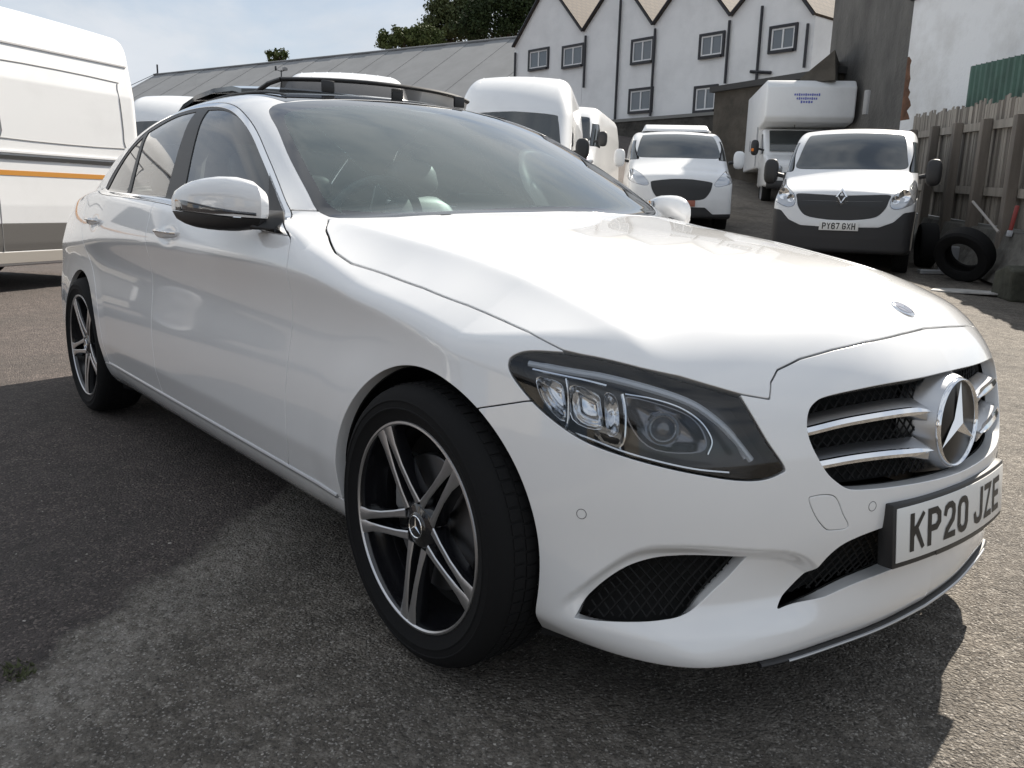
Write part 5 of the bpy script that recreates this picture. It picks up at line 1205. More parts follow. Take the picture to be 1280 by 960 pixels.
MB().prism([(-.66, 1.33), (-1.03, 1.86), (-1.06, 1.84), (-.70, 1.32)], -.84, .84, 'y', Matrix.Translation((.035, 0, .012))).build('windscreen', VGLASS, bt, bevel=.01)
for s in (-1, 1):
    MB().prism([(-.72, 1.28), (-1.40, 1.28), (-1.40, 1.78), (-1.06, 1.78)], s*.982, s*.99, 'y').build('side_window', VGLASS, bt)
    MB().add(*(lambda b: (b.V, b.F))(sup(0, 0, 0, .07, .10, .19))).build('wing_mirror', BLACKP, bt, angle=70).location = (-.72, s*1.20, 1.42)
    MB().box((-.64, s*1.26, 1.36), (.03, .06, .07)).build('indicator', mat('orange_lamp', (.8, .22, .02), .3), bt, bevel=.01)
    MB().tube([(-.74, s*.97, 1.36), (-.72, s*1.13, 1.40)], .025, 8).build('mirror_arm', BLACKP, bt)
    MB().add(*(lambda b: (b.V, b.F))(sup(0, 0, 0, .05, .16, .11))).build('headlight', VLAMP, bt, angle=70).location = (-.02, s*.74, .86)
    for ax in (-.75, -4.6): van_wheel(bt, ax, .86, .35, s)
MB().box((.01, 0, .70), (.04, 1.1, .2)).build('grille', BLACKP, bt, bevel=.02); MB().box((.03, 0, .5), (.14, 1.9, .2)).build('bumper', BLACKP, bt, bevel=.04)
MB().box((-3.2, 0, .75), (5.4, .9, .3)).build('chassis', DARK, bt)
BLUE = mat('sign_blue', (.10, .12, .42), .5)
for k, (w_, z_) in enumerate(((.62, 2.66), (.50, 2.57), (.30, 2.49))):
    n_ = int(w_/.05)
    for i in range(n_):
        MB().box((-.416, -.10+w_/2-(i+.5)*w_/n_, z_), (.006, w_/n_*.66, .045 if (i*7+k) % 3 else .06)).build('sign_lettering', BLUE, bt, smooth=False)
MB().tube([(-.9, -.25, 1.93), (-.95, -.25, 2.35)], .008, 6).build('aerial', BLACKP, bt)
# ---------------------------------------------------------------- houses
def on_plane_y(px, py, Y): d = px_ray(px, py); return CAM_POS+d*((Y-CAM_POS[1])/d[1])
RENDER = mat('white_render', (.82, .82, .82), .9, var=(.55, .22), bump=(40, .4, .02), lo=.45, hi=.85)
DARKFR = mat('window_frame_dark', (.015, .015, .02), .4); WHITEFR = mat('upvc_white', (.75, .75, .75), .4)
PANE = mat('window_pane', (.10, .12, .14), .06, 0, .6, .6); CURT = mat('net_curtain', (.5, .5, .52), .9)
def tile_mat():
    m = mat('roof_tiles', (.20, .15, .105), .85, var=(6, .4), lo=.35, hi=.7); nt = m.node_tree; N = nt.nodes; L = nt.links; b = N['Principled BSDF']
    tc = N.new('ShaderNodeTexCoord'); br = N.new('ShaderNodeTexBrick'); br.inputs['Scale'].default_value = 1; br.inputs['Brick Width'].default_value = .30; br.inputs['Row Height'].default_value = .24; br.inputs['Mortar Size'].default_value = .03; br.inputs['Color1'].default_value = (.085, .062, .044, 1); br.inputs['Color2'].default_value = (.06, .044, .031, 1); br.inputs['Mortar'].default_value = (.04, .03, .025, 1)
    L.new(tc.outputs['UV'], br.inputs[0]); L.new(br.outputs[0], b.inputs['Base Color']); return m
TILES = tile_mat()
HY0 = 26.5
val = [on_plane_y(*q, HY0) for q in ((643, 60), (730, 40), (818, 32), (915, 21), (1020, 20))]
base_z = 2.6; xs_h = [v[0] for v in val]; ez = [v[2] for v in val]
hroot_lab = ['left-end white gabled house beside the warehouse roof', 'white gabled house with two stacked windows, second from the warehouse', 'white gabled house with two stacked windows, third from the warehouse', 'white gabled house beside the dark rendered building, with black soil pipe']
WINS = [[(662, 60, 686, 88), (704, 55, 730, 85)], [(790, 47, 818, 80), (787, 110, 816, 141)], [(875, 40, 906, 73), (868, 107, 897, 140)], [(962, 30, 997, 66)]]
PIPES = [[((646, 66), (648, 160))], [((734, 45), (730, 110)), ((778, 0), (772, 150))], [((821, 36), (818, 145))], [((914, 26), (906, 105)), ((955, 8), (947, 102)), ((1012, 30), (1006, 85))]]
for i in range(4):
    x0, x1 = xs_h[i], xs_h[i+1]; z0, z1 = ez[i], ez[i+1]; zc = (z0+z1)/2; xm = (x0+x1)/2; pk = zc+(x1-x0)*.52
    h = thing('gabled_house', hroot_lab[i], 'house', (xm, HY0, base_z), (0, 0, 0), 'row of white gabled houses'); R_ = lambda x, y, z: (x-xm, y-HY0, z-base_z)
    g = .01; wl = MB(); wl.prism([(x0-xm+g, 0), (x1-xm-g, 0), (x1-xm-g, z1-base_z), (0, pk-base_z), (x0-xm+g, z0-base_z)], 0, 7.5, 'y'); wl.build('wall', RENDER, h, smooth=False)
    for s, xe, ze in ((-1, x0-xm, z0-base_z), (1, x1-xm, z1-base_z)):
        me = MB(); t = .09; nx_, nz_ = (pk-base_z-ze), abs(xe); ln = math.hypot(nx_, nz_); ox, oz = s*nx_/ln*t, nz_/ln*t
        V_ = [(0, -.14, pk-base_z+.02), (xe*1.0, -.14, ze+.02), (xe*1.0+ox*0, 7.6, ze+.02), (0, 7.6, pk-base_z+.02)]; V2_ = [(v[0]+ox, v[1], v[2]+oz) for v in V_]
        o = mesh_obj('roof_slope', V_+V2_, [(0, 1, 2, 3), (7, 6, 5, 4), (0, 4, 5, 1), (1, 5, 6, 2), (2, 6, 7, 3), (3, 7, 4, 0)], TILES, h)
        uv = o.data.uv_layers.new(); 
        for lp in o.data.loops: c = o.data.vertices[lp.vertex_index].co; uv.data[lp.index].uv = (c.y, math.hypot(c.x, c.z-pk+base_z))
        MB().tube([(0, -.15, pk-base_z+.03), (xe, -.15, ze+.03)], .05, 6).build('verge_board', DARKFR, h)
    for (a, b_, c, d_) in WINS[i]:
        q0 = on_plane_y(a, d_, HY0); q1 = on_plane_y(c, b_, HY0); cx, cz, w_, h_ = (q0[0]+q1[0])/2-xm, (q0[2]+q1[2])/2-base_z, (q1[0]-q0[0])*1.1, (q1[2]-q0[2])*1.12
        fr = MB()
        for sx_ in (-1, 1): fr.box((cx+sx_*(w_/2-.05), -.03, cz), (.10, .10, h_))
        fr.box((cx, -.032, cz+h_/2-.05), (w_-.2, .10, .10)); fr.box((cx, -.06, cz-h_/2+.04), (w_-.2, .16, .10))
        wn = fr.build('window', DARKFR, h, smooth=False)
        sa = MB()
        for sx_ in (-1, 0, 1): sa.box((cx+sx_*(w_/2-.135), -.02, cz), (.06, .05, h_-.2))
        for sz_ in (-1, 1): sa.box((cx, -.018, cz+sz_*(h_/2-.13)), (w_-.33, .05, .06))
        sa.build('sash', WHITEFR, wn, smooth=False)
        for sx_ in (-1, 1): MB().box((cx+sx_*(w_/4-.07), -.006, cz), (w_/2-.17, .012, h_-.3)).build('pane', PANE, wn, smooth=False)
    for (a, b_) in PIPES[i]:
        q0, q1 = on_plane_y(*a, HY0), on_plane_y(*b_, HY0); MB().tube([R_(q0[0], HY0-.10, q0[2]), R_(q0[0], HY0-.10, q1[2])], .055, 8).build('drain_pipe', DARKFR, h)
    if i == 3:
        q = on_plane_y(940, 90, HY0); MB().tube([R_(q[0], HY0-.10, q[2]), R_(q[0]+.9, HY0-.10, q[2]-.12)], .06, 8).build('drain_pipe', DARKFR, h)
# return wall beyond the last gable
q = on_plane_y(1052, 40, HY0+1.2)
STONE = mat('dark_stone', (.075, .07, .062), .95, var=(2.2, .55), bump=(6, .8, .08))
rw = MB(); qa, qb = on_plane_y(735, 156, 24.6), on_plane_y(935, 150, 24.6)
hz_ = float(qa[2]); rw.box(((qa[0]+qb[0])/2-2, 24.8, hz_/2), (qb[0]-qa[0]+7, .5, hz_)); wl = rw.build('retaining_wall', STONE, smooth=False); tag(wl, 'dark stone retaining wall below the white houses', 'wall')
MB().box(((qa[0]+qb[0])/2-2, 24.8, hz_+.06), (qb[0]-qa[0]+7.1, .6, .12)).build('coping', mat('coping_grey', (.2, .2, .19), .9), wl, smooth=False)
def upright_box(b, A, B, z0, z1, t, M=None):
    """wall between ground points A and B"""
    A, B = np.array(A[:2]), np.array(B[:2]); d = (B-A)/np.linalg.norm(B-A); n = np.array([-d[1], d[0]])*t
    V = [(*A, z0), (*B, z0), (*(B+n), z0), (*(A+n), z0)]; V += [(v[0], v[1], z1) for v in V]
    return b.add(V, [(0, 3, 2, 1), (4, 5, 6, 7), (0, 1, 5, 4), (1, 2, 6, 5), (2, 3, 7, 6), (3, 0, 4, 7)])
# lean-to with flat coping
A, B = at(893, 130, 25.5), at(1046, 130, 21.5); zt = at(970, 106, 23.5)[2]
o = upright_box(MB(), A, B, .5, zt, 3.5).build('lean_to', mat('brown_render', (.085, .075, .062), .95, var=(1.2, .5), bump=(8, .5, .04)), smooth=False); tag(o, 'low dark brown lean-to with flat roof behind the box truck', 'outbuilding')
upright_box(MB(), A+np.array([-.1, -.15, 0]), B+np.array([.1, -.15, 0]), zt, zt+.16, 3.8).build('flat_roof', mat('felt_dark', (.05, .05, .05), .9), o, smooth=False)
A2, B2 = at(1003, 100, 21.0), at(1042, 60, 20.3)
sl_ = MB().add([tuple(at(1000, 98, 20.8)), tuple(at(1044, 62, 20.2)), tuple(at(1044, 100, 20.2)), tuple(at(1000, 104, 20.8))]+[tuple(at(1000, 98, 20.8)+np.array([-.8, 1.6, 0])), tuple(at(1044, 62, 20.2)+np.array([-.8, 1.6, 0])), tuple(at(1044, 100, 20.2)+np.array([-.8, 1.6, 0])), tuple(at(1000, 104, 20.8)+np.array([-.8, 1.6, 0]))], [(0, 1, 2, 3), (7, 6, 5, 4), (0, 4, 5, 1), (1, 5, 6, 2), (2, 6, 7, 3), (3, 7, 4, 0)])
sl_.build('raking_parapet', MATS['brown_render'], o, smooth=False)
# dark rendered building with white side wall
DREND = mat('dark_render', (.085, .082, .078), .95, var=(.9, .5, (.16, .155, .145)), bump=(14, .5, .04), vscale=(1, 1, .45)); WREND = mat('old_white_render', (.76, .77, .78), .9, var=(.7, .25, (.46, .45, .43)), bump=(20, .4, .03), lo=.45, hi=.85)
C0 = at(1120, 80, 18.6); Cl = at(1036, 80, 22.5); Cr = at(1330, 80, 14.2); Cr = C0+(Cr-C0)*1.9
bd = thing('rendered_building', 'tall building with dark rendered gable and weathered white side wall by the fence', 'building', (C0[0], C0[1], 0)); oo = np.array([C0[0], C0[1], 0])
def rel(p, z): return (p[0]-oo[0], p[1]-oo[1], z)
gz = 1.6; topw = at(1130, 6, 18.6)[2]; dl = (Cl-C0)[:2]; dr = (Cr-C0)[:2]
F4 = C0+np.array([dl[0]+dr[0], dl[1]+dr[1], 0])
gw = MB(); n_in = np.array([dr[0], dr[1], 0])/np.linalg.norm(dr)*.4
V_ = [np.array(rel(C0, 0)), np.array(rel(Cl, 0)), np.array(rel(Cl, 9.5)), np.array(rel(C0, 7.6))]; V_ = [tuple(v) for v in V_]+[tuple(v+n_in) for v in V_]
gw.add(V_, [(0, 1, 2, 3), (7, 6, 5, 4), (0, 4, 5, 1), (1, 5, 6, 2), (2, 6, 7, 3), (3, 7, 4, 0)]); 
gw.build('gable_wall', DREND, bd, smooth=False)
ww = MB(); n2 = np.array([dl[0], dl[1], 0])/np.linalg.norm(dl)*.4; sh = np.array([dr[0], dr[1], 0])/np.linalg.norm(dr)*.402
a0 = np.array(rel(C0, 0))+sh-n2*.05; a1 = np.array(rel(Cr, 0)); V_ = [a0, a1, a1+np.array([0, 0, topw]), a0+np.array([0, 0, topw])]; V_ = [tuple(v) for v in V_]+[tuple(v+n2) for v in V_]
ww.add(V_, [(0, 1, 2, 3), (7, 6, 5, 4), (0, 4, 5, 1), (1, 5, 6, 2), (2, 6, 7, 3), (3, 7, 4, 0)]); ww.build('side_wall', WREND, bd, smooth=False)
out = -n2/np.linalg.norm(n2)
def wall_pt(f, z, d=.1): q = a0+(a1-a0)*f+out*d; return (q[0], q[1], z)
MB().tube([wall_pt(-.02, topw+.02), wall_pt(1, topw+.02)], .09, 8).build('gutter', DARKFR, bd)
RUST = mat('rust_stain', (.17, .085, .05), .9, var=(3, .6), bump=(12, .5, .03))
# downpipe on the white wall: where the ray meets it
def on_wall(px, py):
    d = px_ray(px, py); P0 = oo+a0+out*.08; nrm = out; return CAM_POS+d*(np.dot(P0-CAM_POS, nrm)/np.dot(d, nrm))
q0, q1 = on_wall(1258, 12), on_wall(1250, 80); MB().tube([(q0[0]-oo[0], q0[1]-oo[1], q0[2]), (q0[0]-oo[0], q0[1]-oo[1], q1[2]-2)], .06, 8).build('drain_pipe', DARKFR, bd)
MB().box((q0[0]-oo[0], q0[1]-oo[1], q0[2]-.1), (.24, .24, .3), taper=(1.3, 1.3)).build('hopper_head', DARKFR, bd, bevel=.02)
qa, qb = on_wall(1127, 70), on_wall(1117, 150)
b = MB(); rings = []
for k in range(15):
    f = k/14; z = qa[2]+(qb[2]-qa[2])*f; w_ = (.10+.20*f)*rng.uniform(.6, 1.15)*(.25 if k == 0 else 1); s0 = sh*.02-sh*.03; q = a0+out*.012; dd = sh/np.linalg.norm(sh)
    rings.append([tuple(q+dd*(-.012)+np.array([0, 0, z])), tuple(q+dd*w_+np.array([0, 0, z])), tuple(q+dd*w_-out*.03+np.array([0, 0, z])), tuple(q+dd*(-.012)-out*.03+np.array([0, 0, z]))])
b.loft(rings).build('rusty_corner', RUST, bd, smooth=False)
# bare climber stems on the white wall
for pts in ([(1180, 140), (1188, 120), (1205, 100), (1225, 86), (1245, 80)], [(1186, 140), (1196, 112), (1214, 96), (1222, 105)], [(1192, 135), (1200, 118), (1218, 112)], [(1176, 138), (1184, 128), (1190, 126)]):
    ps = [on_wall(*q)+out*.05 for q in crom(pts, 4)]; MB().tube([(q[0]-oo[0], q[1]-oo[1], q[2]) for q in ps], .022, 5).build('climber_stem', mat('bark_brown', (.10, .075, .055), .9), bd)
lb = at(1083, 128, 17.9); MB().box(rel(lb, lb[2]), (.10, .10, .5)).build('wall_vent', mat('vent_grey', (.3, .3, .3), .6), bd, bevel=.02)
# ---------------------------------------------------------------- warehouse
WROOF = mat('warehouse_sheet', (.20, .205, .21), .6, .0, var=(.5, .25), lo=.4, hi=.8)
ra, rb = at(195, 95, 86), at(645, 47, 61.8); rb = rb+(rb-ra)*.35; rz = (ra[2]+rb[2])/2; e = (rb-ra)[:2]; ln = np.linalg.norm(e); e = e/ln; nv_ = np.array([e[1], -e[0]]); 
if np.dot(nv_, CAM_POS[:2]-ra[:2]) < 0: nv_ = -nv_
wh = thing('warehouse', 'long warehouse with shallow grey sheet roof behind the vans', 'warehouse', (ra[0], ra[1], 0), (0, 0, math.atan2(e[1], e[0])))
sgn = 1 if np.dot(nv_, np.array([-e[1], e[0]])) > 0 else -1
wd_, ev = 11., rz-6.6
MB().prism([(-wd_, 0), (wd_, 0), (wd_, ev), (0, rz-.12), (-wd_, ev)], 0, ln, 'x').build('wall', mat('warehouse_wall', (.10, .10, .10), .8), wh, smooth=False)
for s in (-1, 1):
    nsh = 30
    for k in range(nsh):
        x0_, x1_ = -.3+(ln+.5)*k/nsh, -.3+(ln+.5)*(k+1)/nsh
        V_ = [(x0_, 0, rz), (x1_+.05, 0, rz), (x1_+.05, s*(wd_+.3), ev-.1), (x0_, s*(wd_+.3), ev-.1)]; dz = .03 if k % 2 else 0
        MB().add([(a, b_, c+dz) for a, b_, c in V_]+[(a, b_, c+dz-.06) for a, b_, c in V_], [(0, 1, 2, 3), (7, 6, 5, 4), (0, 4, 5, 1), (1, 5, 6, 2), (2, 6, 7, 3), (3, 7, 4, 0)]).build('roof_sheet', WROOF, wh, smooth=False)
MB().tube([(-.35, 0, rz+.06), (ln+.25, 0, rz+.06)], .10, 8).build('ridge_cap', WROOF, wh)
MB().tube([(.3, 0, rz), (.3, 0, rz+1.0)], .09, 6).build('vent_pipe', DARKFR, wh)
# flood lamp on a short mast, standing on the van side of the warehouse roof
mp = at(352, 105, 66); ms = thing('lamp_mast', 'thin mast with angled flood lamp rising above the warehouse roof', 'lamp mast', (mp[0], mp[1], 0))
MB().tube([(0, 0, 0), (0, 0, at(352, 88, 66)[2])], .05, 8).build('mast', DARKFR, ms)
zt = at(352, 88, 66)[2]; MB().tube([(-.35, -.30, zt+.05), (0, 0, zt-.12), (.3, .25, zt)], .03, 6).build('bracket', DARKFR, ms); MB().box((.25, .2, zt+.08), (.4, .3, .25)).build('flood_lamp', mat('lamp_grey', (.25, .25, .25), .5), ms, bevel=.04); MB().box((-.35, -.3, zt+.12), (.12, .12, .34)).build('camera_head', DARKFR, ms, bevel=.02)
MB().tube([tuple(at(120, 122, 82)), tuple(at(165, 106, 84)), tuple(at(197, 91, 86))], .03, 5).build('overhead_cable', DARKFR); tag(D.objects['overhead_cable'], 'thin overhead cable running to the warehouse ridge', 'cable')
# ---------------------------------------------------------------- timber fence on its concrete plinth
FA, FB = at(1136, 200, 17.2), at(1300, 200, 10.6); fd_ = (FB-FA)[:2]*1.7; fl_ = np.linalg.norm(fd_); fu = fd_/fl_; fnn = np.array([fu[1], -fu[0]])
if np.dot(fnn, CAM_POS[:2]-FA[:2]) < 0: fnn = -fnn
WOOD = mat('weathered_timber', (.33, .30, .26), .9, var=(3.5, .45), bump=(30, .4, .01), vscale=(1, 1, .12)); WOOD2 = mat('weathered_timber_dark', (.20, .175, .15), .9, var=(3.5, .45), bump=(30, .4, .01), vscale=(1, 1, .12))
fz0a, fz0b = at(1145, 266, 17)[2], at(1280, 292, 11)[2]; fz1a, fz1b = at(1140, 147, 17.2)[2], at(1280, 118, 11.)[2]
fz0b, fz1b = fz0a+(fz0b-fz0a)*1.7, fz1a+(fz1b-fz1a)*1.7
fence = thing('timber_fence', 'weathered vertical board fence with heavy posts on a concrete plinth', 'fence', (FA[0], FA[1], 0)); fo = np.array([FA[0], FA[1]])
def fpt(s, d, z): q = fu*s+fnn*d; return (q[0], q[1], z)
nb = int(fl_/.115)
for k in range(nb):
    s = (k+.5)*fl_/nb; f = s/fl_; z0 = fz0a+(fz0b-fz0a)*f+.04; z1 = fz1a+(fz1b-fz1a)*f+rng.uniform(-.05, .05); w_ = fl_/nb*rng.uniform(.40, .47); tl = rng.uniform(-.012, .012); dd = rng.uniform(-.006, .006)
    V_ = [fpt(s-w_, dd, z0), fpt(s+w_, dd, z0), fpt(s+w_+tl, dd, z1), fpt(s-w_+tl, dd, z1+rng.uniform(-.02, .02))]; V_ += [fpt(s-w_, dd-.02, z0), fpt(s+w_, dd-.02, z0), fpt(s+w_+tl, dd-.02, z1), fpt(s-w_+tl, dd-.02, z1)]
    mesh_obj('board', V_, [(0, 1, 2, 3), (7, 6, 5, 4), (0, 4, 5, 1), (1, 5, 6, 2), (2, 6, 7, 3), (3, 7, 4, 0)], WOOD if rng.random() < .8 else WOOD2, fence)
for f0 in (.28, .80):
    b = MB(); q = []
    for f in (0, 1): z = (fz0a+(fz1a-fz0a)*f0)*(1-f)+(fz0b+(fz1b-fz0b)*f0)*f; s = f*fl_; q.append([fpt(s, .012, z-.06), fpt(s, .07, z-.06), fpt(s, .07, z+.06), fpt(s, .012, z+.06)])
    b.loft(q).build('rail', WOOD, fence, smooth=False)
for f, lean in ((.06, .0), (.19, .05), (.31, .02), (.43, .03), (.55, -.02), (.68, .02), (.82, .0), (.95, .03)):
    s = f*fl_; z0 = fz0a+(fz0b-fz0a)*f-.5; z1 = (fz1a+(fz1b-fz1a)*f)-.28; q = [[fpt(s-.085, .075, z0), fpt(s+.085, .075, z0), fpt(s+.085, .22, z0), fpt(s-.085, .22, z0)], [fpt(s-.08+lean, .075, z1), fpt(s+.08+lean, .075, z1), fpt(s+.08+lean, .20, z1), fpt(s-.08+lean, .20, z1)]]
    MB().loft(q).build('post', WOOD2, fence, bevel=.01, smooth=False)
b = MB(); q = []
for f in (0, 1): s = f*fl_; zb = float(terrain(*(fo+fu*s)))-.1; z = fz0a*(1-f)+fz0b*f; q.append([fpt(s, .35, zb), fpt(s, -.2, zb), fpt(s, -.2, z), fpt(s, .16, z)])
b.loft(q).build('plinth', mat('old_concrete', (.16, .155, .14), .95, var=(2, .5), bump=(9, .7, .05)), fence, smooth=False)
MB().box((fu[0]*fl_*.28+fnn[0]*.03, fu[1]*fl_*.28+fnn[1]*.03, fz0a+(fz0b-fz0a)*.28+.42), (.03, .22, .5)).build('pale_patch', mat('patch_pale', (.5, .49, .46), .9), fence, smooth=False)
# green sheet fence behind
GA, GB_ = at(1210, 110, 15.2), at(1330, 110, 11.8); gd = (GB_-GA)[:2]; gl = np.linalg.norm(gd); gu = gd/gl
gf_ = thing('green_fence', 'green corrugated metal sheet fence above the timber boards', 'fence', (GA[0], GA[1], 0)); ng = 16
for k in range(ng):
    s = gl*k/ng; zt0, zt1 = at(1210, 84, 15.2)[2], at(1280, 72, 13.)[2]; z1 = zt0+(zt1-zt0)*min(1, k/ng*1.2); w_ = gl/ng
    nn = np.array([-gu[1], gu[0]]); pts = [(s, 0), (s+w_*.35, 0), (s+w_*.5, .04), (s+w_*.85, .04), (s+w_, 0)]
    V_ = [(*(gu*a+nn*c), 1.2) for a, c in pts]+[(*(gu*a+nn*c), z1) for a, c in pts]+[(*(gu*a+nn*(c+.012)), 1.2) for a, c in pts]+[(*(gu*a+nn*(c+.012)), z1) for a, c in pts]
    mesh_obj('metal_sheet', V_, [(i, i+1, 6+i, 5+i) for i in range(4)]+[(10+i, 15+i, 16+i, 11+i) for i in range(4)]+[(5+i, 6+i, 16+i, 15+i) for i in range(4)], mat('green_sheet', (.06, .13, .10), .6, var=(2, .4)), gf_)
# ---------------------------------------------------------------- tyres and litter by the fence
def loose_tyre(px, py, depth, r, w, rot, label):
    p = at(px, py, depth); z = float(terrain(p[0], p[1])); o = MB().lathe([(.58*r, w*.40), (.66*r, w*.5), (.92*r, w*.5), (r, w*.36), (r, -w*.36), (.92*r, -w*.5), (.66*r, -w*.5), (.58*r, -w*.40), (.60*r, -w*.30), (.80*r, -w*.3), (.80*r, w*.3), (.60*r, w*.3)], 40, close=True).build('worn_tyre', TYRE, None, angle=40)
    o.location = (p[0], p[1], z); o.rotation_euler = rot; bpy.context.view_layer.update(); mn = min((o.matrix_world @ v.co).z for v in o.data.vertices); o.location.z += z-mn-.004
    return tag(o, label, 'tyre', 'old tyres dumped by the fence')
ca = math.atan2(CAM_POS[1]-FA[1], CAM_POS[0]-FA[0])
loose_tyre(1160, 290, 12.6, .33, .24, (0, 0, ca+math.radians(8)), 'worn black tyre standing upright beside the panel van')
loose_tyre(1208, 300, 11.2, .37, .24, (math.radians(28), 0, ca+math.radians(62)), 'large worn tyre leaning against the fence plinth')
def litter(name, label, cat, px, py, depth, dims, rz, m, tilt=0, lift=0):
    p = at(px, py, depth); z = float(terrain(p[0], p[1])); o = MB().prism([(-.5*dims[0], -.45*dims[1]), (-.1*dims[0], -.5*dims[1]), (.5*dims[0], -.35*dims[1]), (.42*dims[0], .3*dims[1]), (.05*dims[0], .5*dims[1]), (-.46*dims[0], .4*dims[1])], 0, dims[2], 'z').build(name, m, None, bevel=min(dims)*.2, smooth=False)
    o.location = (p[0], p[1], z+lift+.002); o.rotation_euler = (tilt, 0, rz); return tag(o, label, cat)
WB_ = mat('broken_board_white', (.45, .44, .42), .8, var=(4, .4))
litter('broken_sheet', 'broken pale sheet lying flat on the ground before the tyres', 'sheet', 1208, 350, 10.3, (.75, .5, .02), .4, WB_); litter('broken_sheet', 'smaller pale sheet fragment lying half over the flat sheet', 'sheet', 1243, 352, 10.2, (.4, .3, .015), 1.2, WB_, lift=.022)
litter('metal_scrap', 'grey scrap metal lying between the two tyres', 'scrap', 1168, 320, 11.9, (.42, .16, .06), .9, mat('scrap_grey', (.35, .36, .38), .5, .3)); litter('metal_scrap', 'pale scrap bar resting behind the tyres', 'scrap', 1188, 300, 12.4, (.3, .1, .35), .9, MATS['scrap_grey'])
p0, p1 = at(1216, 252, 11.7), at(1248, 290, 10.9); o = MB().tube([tuple(p0), tuple(p1)], .018, 6).build('leaning_pole', mat('pole_grey', (.35, .33, .31), .7)); tag(o, 'thin grey pole leaning down from the fence beside the large tyre', 'pole')
p0 = at(1263, 288, 10.9); o = MB().box((0, 0, .16), (.05, .09, .32)).build('red_tool', mat('tool_red', (.28, .045, .04), .5), None, bevel=.012); o.location = tuple(p0); o.rotation_euler = (0, .12, .4); tag(o, 'upright red plastic tool propped on the fence plinth', 'tool'); MB().box((0, 0, -.04), (.07, .11, .08)).build('grey_end', mat('tool_grey', (.4, .42, .45), .5), o, bevel=.012)
p = at(1282, 330, 9.9); o = MB().prism([(-.25, 0), (.3, 0), (.28, .36), (.1, .42), (-.2, .33)], -.25, .25, 'y').build('concrete_block', mat('shade_toned_concrete', (.07, .072, .055), .95, var=(3, .5), bump=(9, .7, .05)), None, bevel=.03, smooth=False); o.location = (p[0], p[1], float(terrain(p[0], p[1]))-.01); o.rotation_euler = (0, 0, ca+.3); tag(o, 'rough concrete block with shade in its dark colour, at the end of the fence plinth', 'block')  # concrete colour darkened to stand for the shadow it lies in
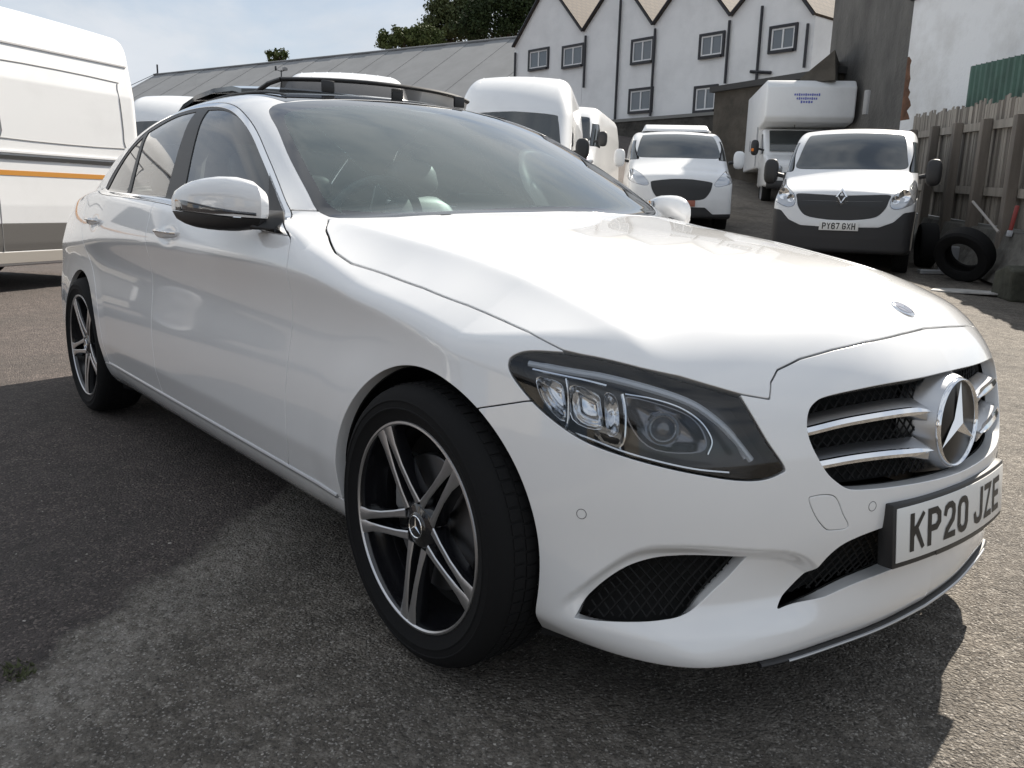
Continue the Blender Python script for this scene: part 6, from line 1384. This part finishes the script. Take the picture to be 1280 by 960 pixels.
# ---------------------------------------------------------------- trees beyond the warehouse
def leaf_mat(name, c, c2):
    m = mat(name, c, .75, var=(.9, .3, c2), lo=.4, hi=.62, spec=.3); return m
def tree(label, px, py_top, py_bot, px_half, depth, lobes, nleaf, m, size=.5, group='trees beyond the warehouse'):
    base = at(px, 200, depth); top = at(px, py_top, depth); bot = at(px, py_bot, depth); R = px_half/FPX*depth; H = top[2]-bot[2]
    t = thing('tree', label, 'tree', (base[0], base[1], 2.0), group=group); cz = (top[2]+bot[2])/2-2.0; u = CR[:2]/np.linalg.norm(CR[:2]); BK = mat('tree_bark', (.07, .055, .04), .95)
    MB().tube([(0, 0, -1), (.1, 0, cz*.5), (-.1, .1, cz)], [.45, .35, .2], 10).build('trunk', BK, t)
    r = random.Random(int(px)); V = []; F = []
    for (ox, oz, rr) in lobes:
        c = np.array([u[0]*ox*R, u[1]*ox*R, cz+oz*H/2]); rad = rr*R
        MB().tube([(0, 0, cz*.6), tuple(c*np.array([.5, .5, 1])-np.array([0, 0, rad*.3])), tuple(c)], [.18, .12, .05], 6).build('limb', BK, t)
        n = int(nleaf*rr*rr)
        clumps = [np.array([r.gauss(0, 1), r.gauss(0, 1), r.gauss(0, 1)]) for _ in range(26)]; clumps = [q/np.linalg.norm(q)*r.uniform(.45, 1.0)*rad*np.array([1, 1, .85]) for q in clumps]
        for i in range(n):
            q = r.choice(clumps)+np.array([r.gauss(0, 1), r.gauss(0, 1), r.gauss(0, .8)])*rad*.17; pz = c+q
            a = np.array([r.gauss(0, 1), r.gauss(0, 1), r.gauss(0, 1)]); a /= np.linalg.norm(a); b = np.cross(a, [r.gauss(0, 1), r.gauss(0, 1), r.gauss(0, 1)]); b /= np.linalg.norm(b); s = size*r.uniform(.5, 1.1); o = len(V)
            V += [pz-a*s*.5, pz+b*s*.28, pz+a*s*.5, pz-b*s*.28]; F.append((o, o+1, o+2, o+3))
    mesh_obj('crown', V, np.array(F), m, t); return t
LD = leaf_mat('leaf_dark', (.018, .030, .010), (.035, .055, .016)); LM = leaf_mat('leaf_mid', (.055, .075, .022), (.09, .11, .035)); LP = leaf_mat('leaf_pale', (.07, .085, .035), (.10, .12, .05))
tree('tall dark evergreen tree rising behind the white house gable', 632, -6, 56, 62, 108, [(-.35, -.1, .55), (.35, .1, .6), (0, .35, .5), (.6, .5, .45), (-.7, -.45, .4)], 13000, LD)
tree('loose grey-green tree with open crown beside the dark evergreen', 562, 2, 62, 36, 112, [(-.2, -.3, .7), (.3, .2, .7), (-.3, .4, .55), (.5, .6, .5), (.8, -.2, .6), (-.7, -.5, .5)], 7500, LP)
tree('low rounded green bush rising above the warehouse ridge', 505, 42, 70, 36, 104, [(-.55, -.2, .42), (0, .0, .5), (.5, .2, .5), (.95, .1, .5)], 6500, LM)
tree('tiny wind-shaped tree on the skyline above the lamp mast', 351, 69, 82, 17, 118, [(-.5, 0, .45), (.3, .1, .55)], 2200, LM, .45)
# ---------------------------------------------------------------- unseen building and vans added behind the camera for reflections in the car
o = MB().box((0, 0, 1.6), (26, 5, 3.2)).build('unseen_workshop', mat('workshop_block', (.34, .32, .29), .9, var=(1., .3)), None, smooth=False); o.location = (-3, -16.5, 0); tag(o, 'unseen long low blockwork building added for reflections in the car', 'unseen_workshop')
MB().prism([(-3.0, 3.2), (0, 4.3), (3.0, 3.2), (3.0, 3.12), (0, 4.2), (-3.0, 3.12)], -13.2, 13.2, 'x').build('roof', mat('workshop_roof', (.10, .10, .105), .8), o, smooth=False)
for x in (-9, -2, 5): MB().box((x, 2.51, 1.3), (3.2, .06, 2.6)).build('roller_door', mat('roller_blue', (.10, .14, .20), .5), o, smooth=False)
make_van('panel_van', 'unseen white panel van added for reflections, nose out before the roller door', dict(CUST, step=.05), (-6.5, -8.6, 0), (.25, 1.0)); make_van('panel_van', 'second unseen white panel van added for reflections in the car', dict(TRAF, step=.05), (3.6, -8.2, 0), (-.3, 1.0))
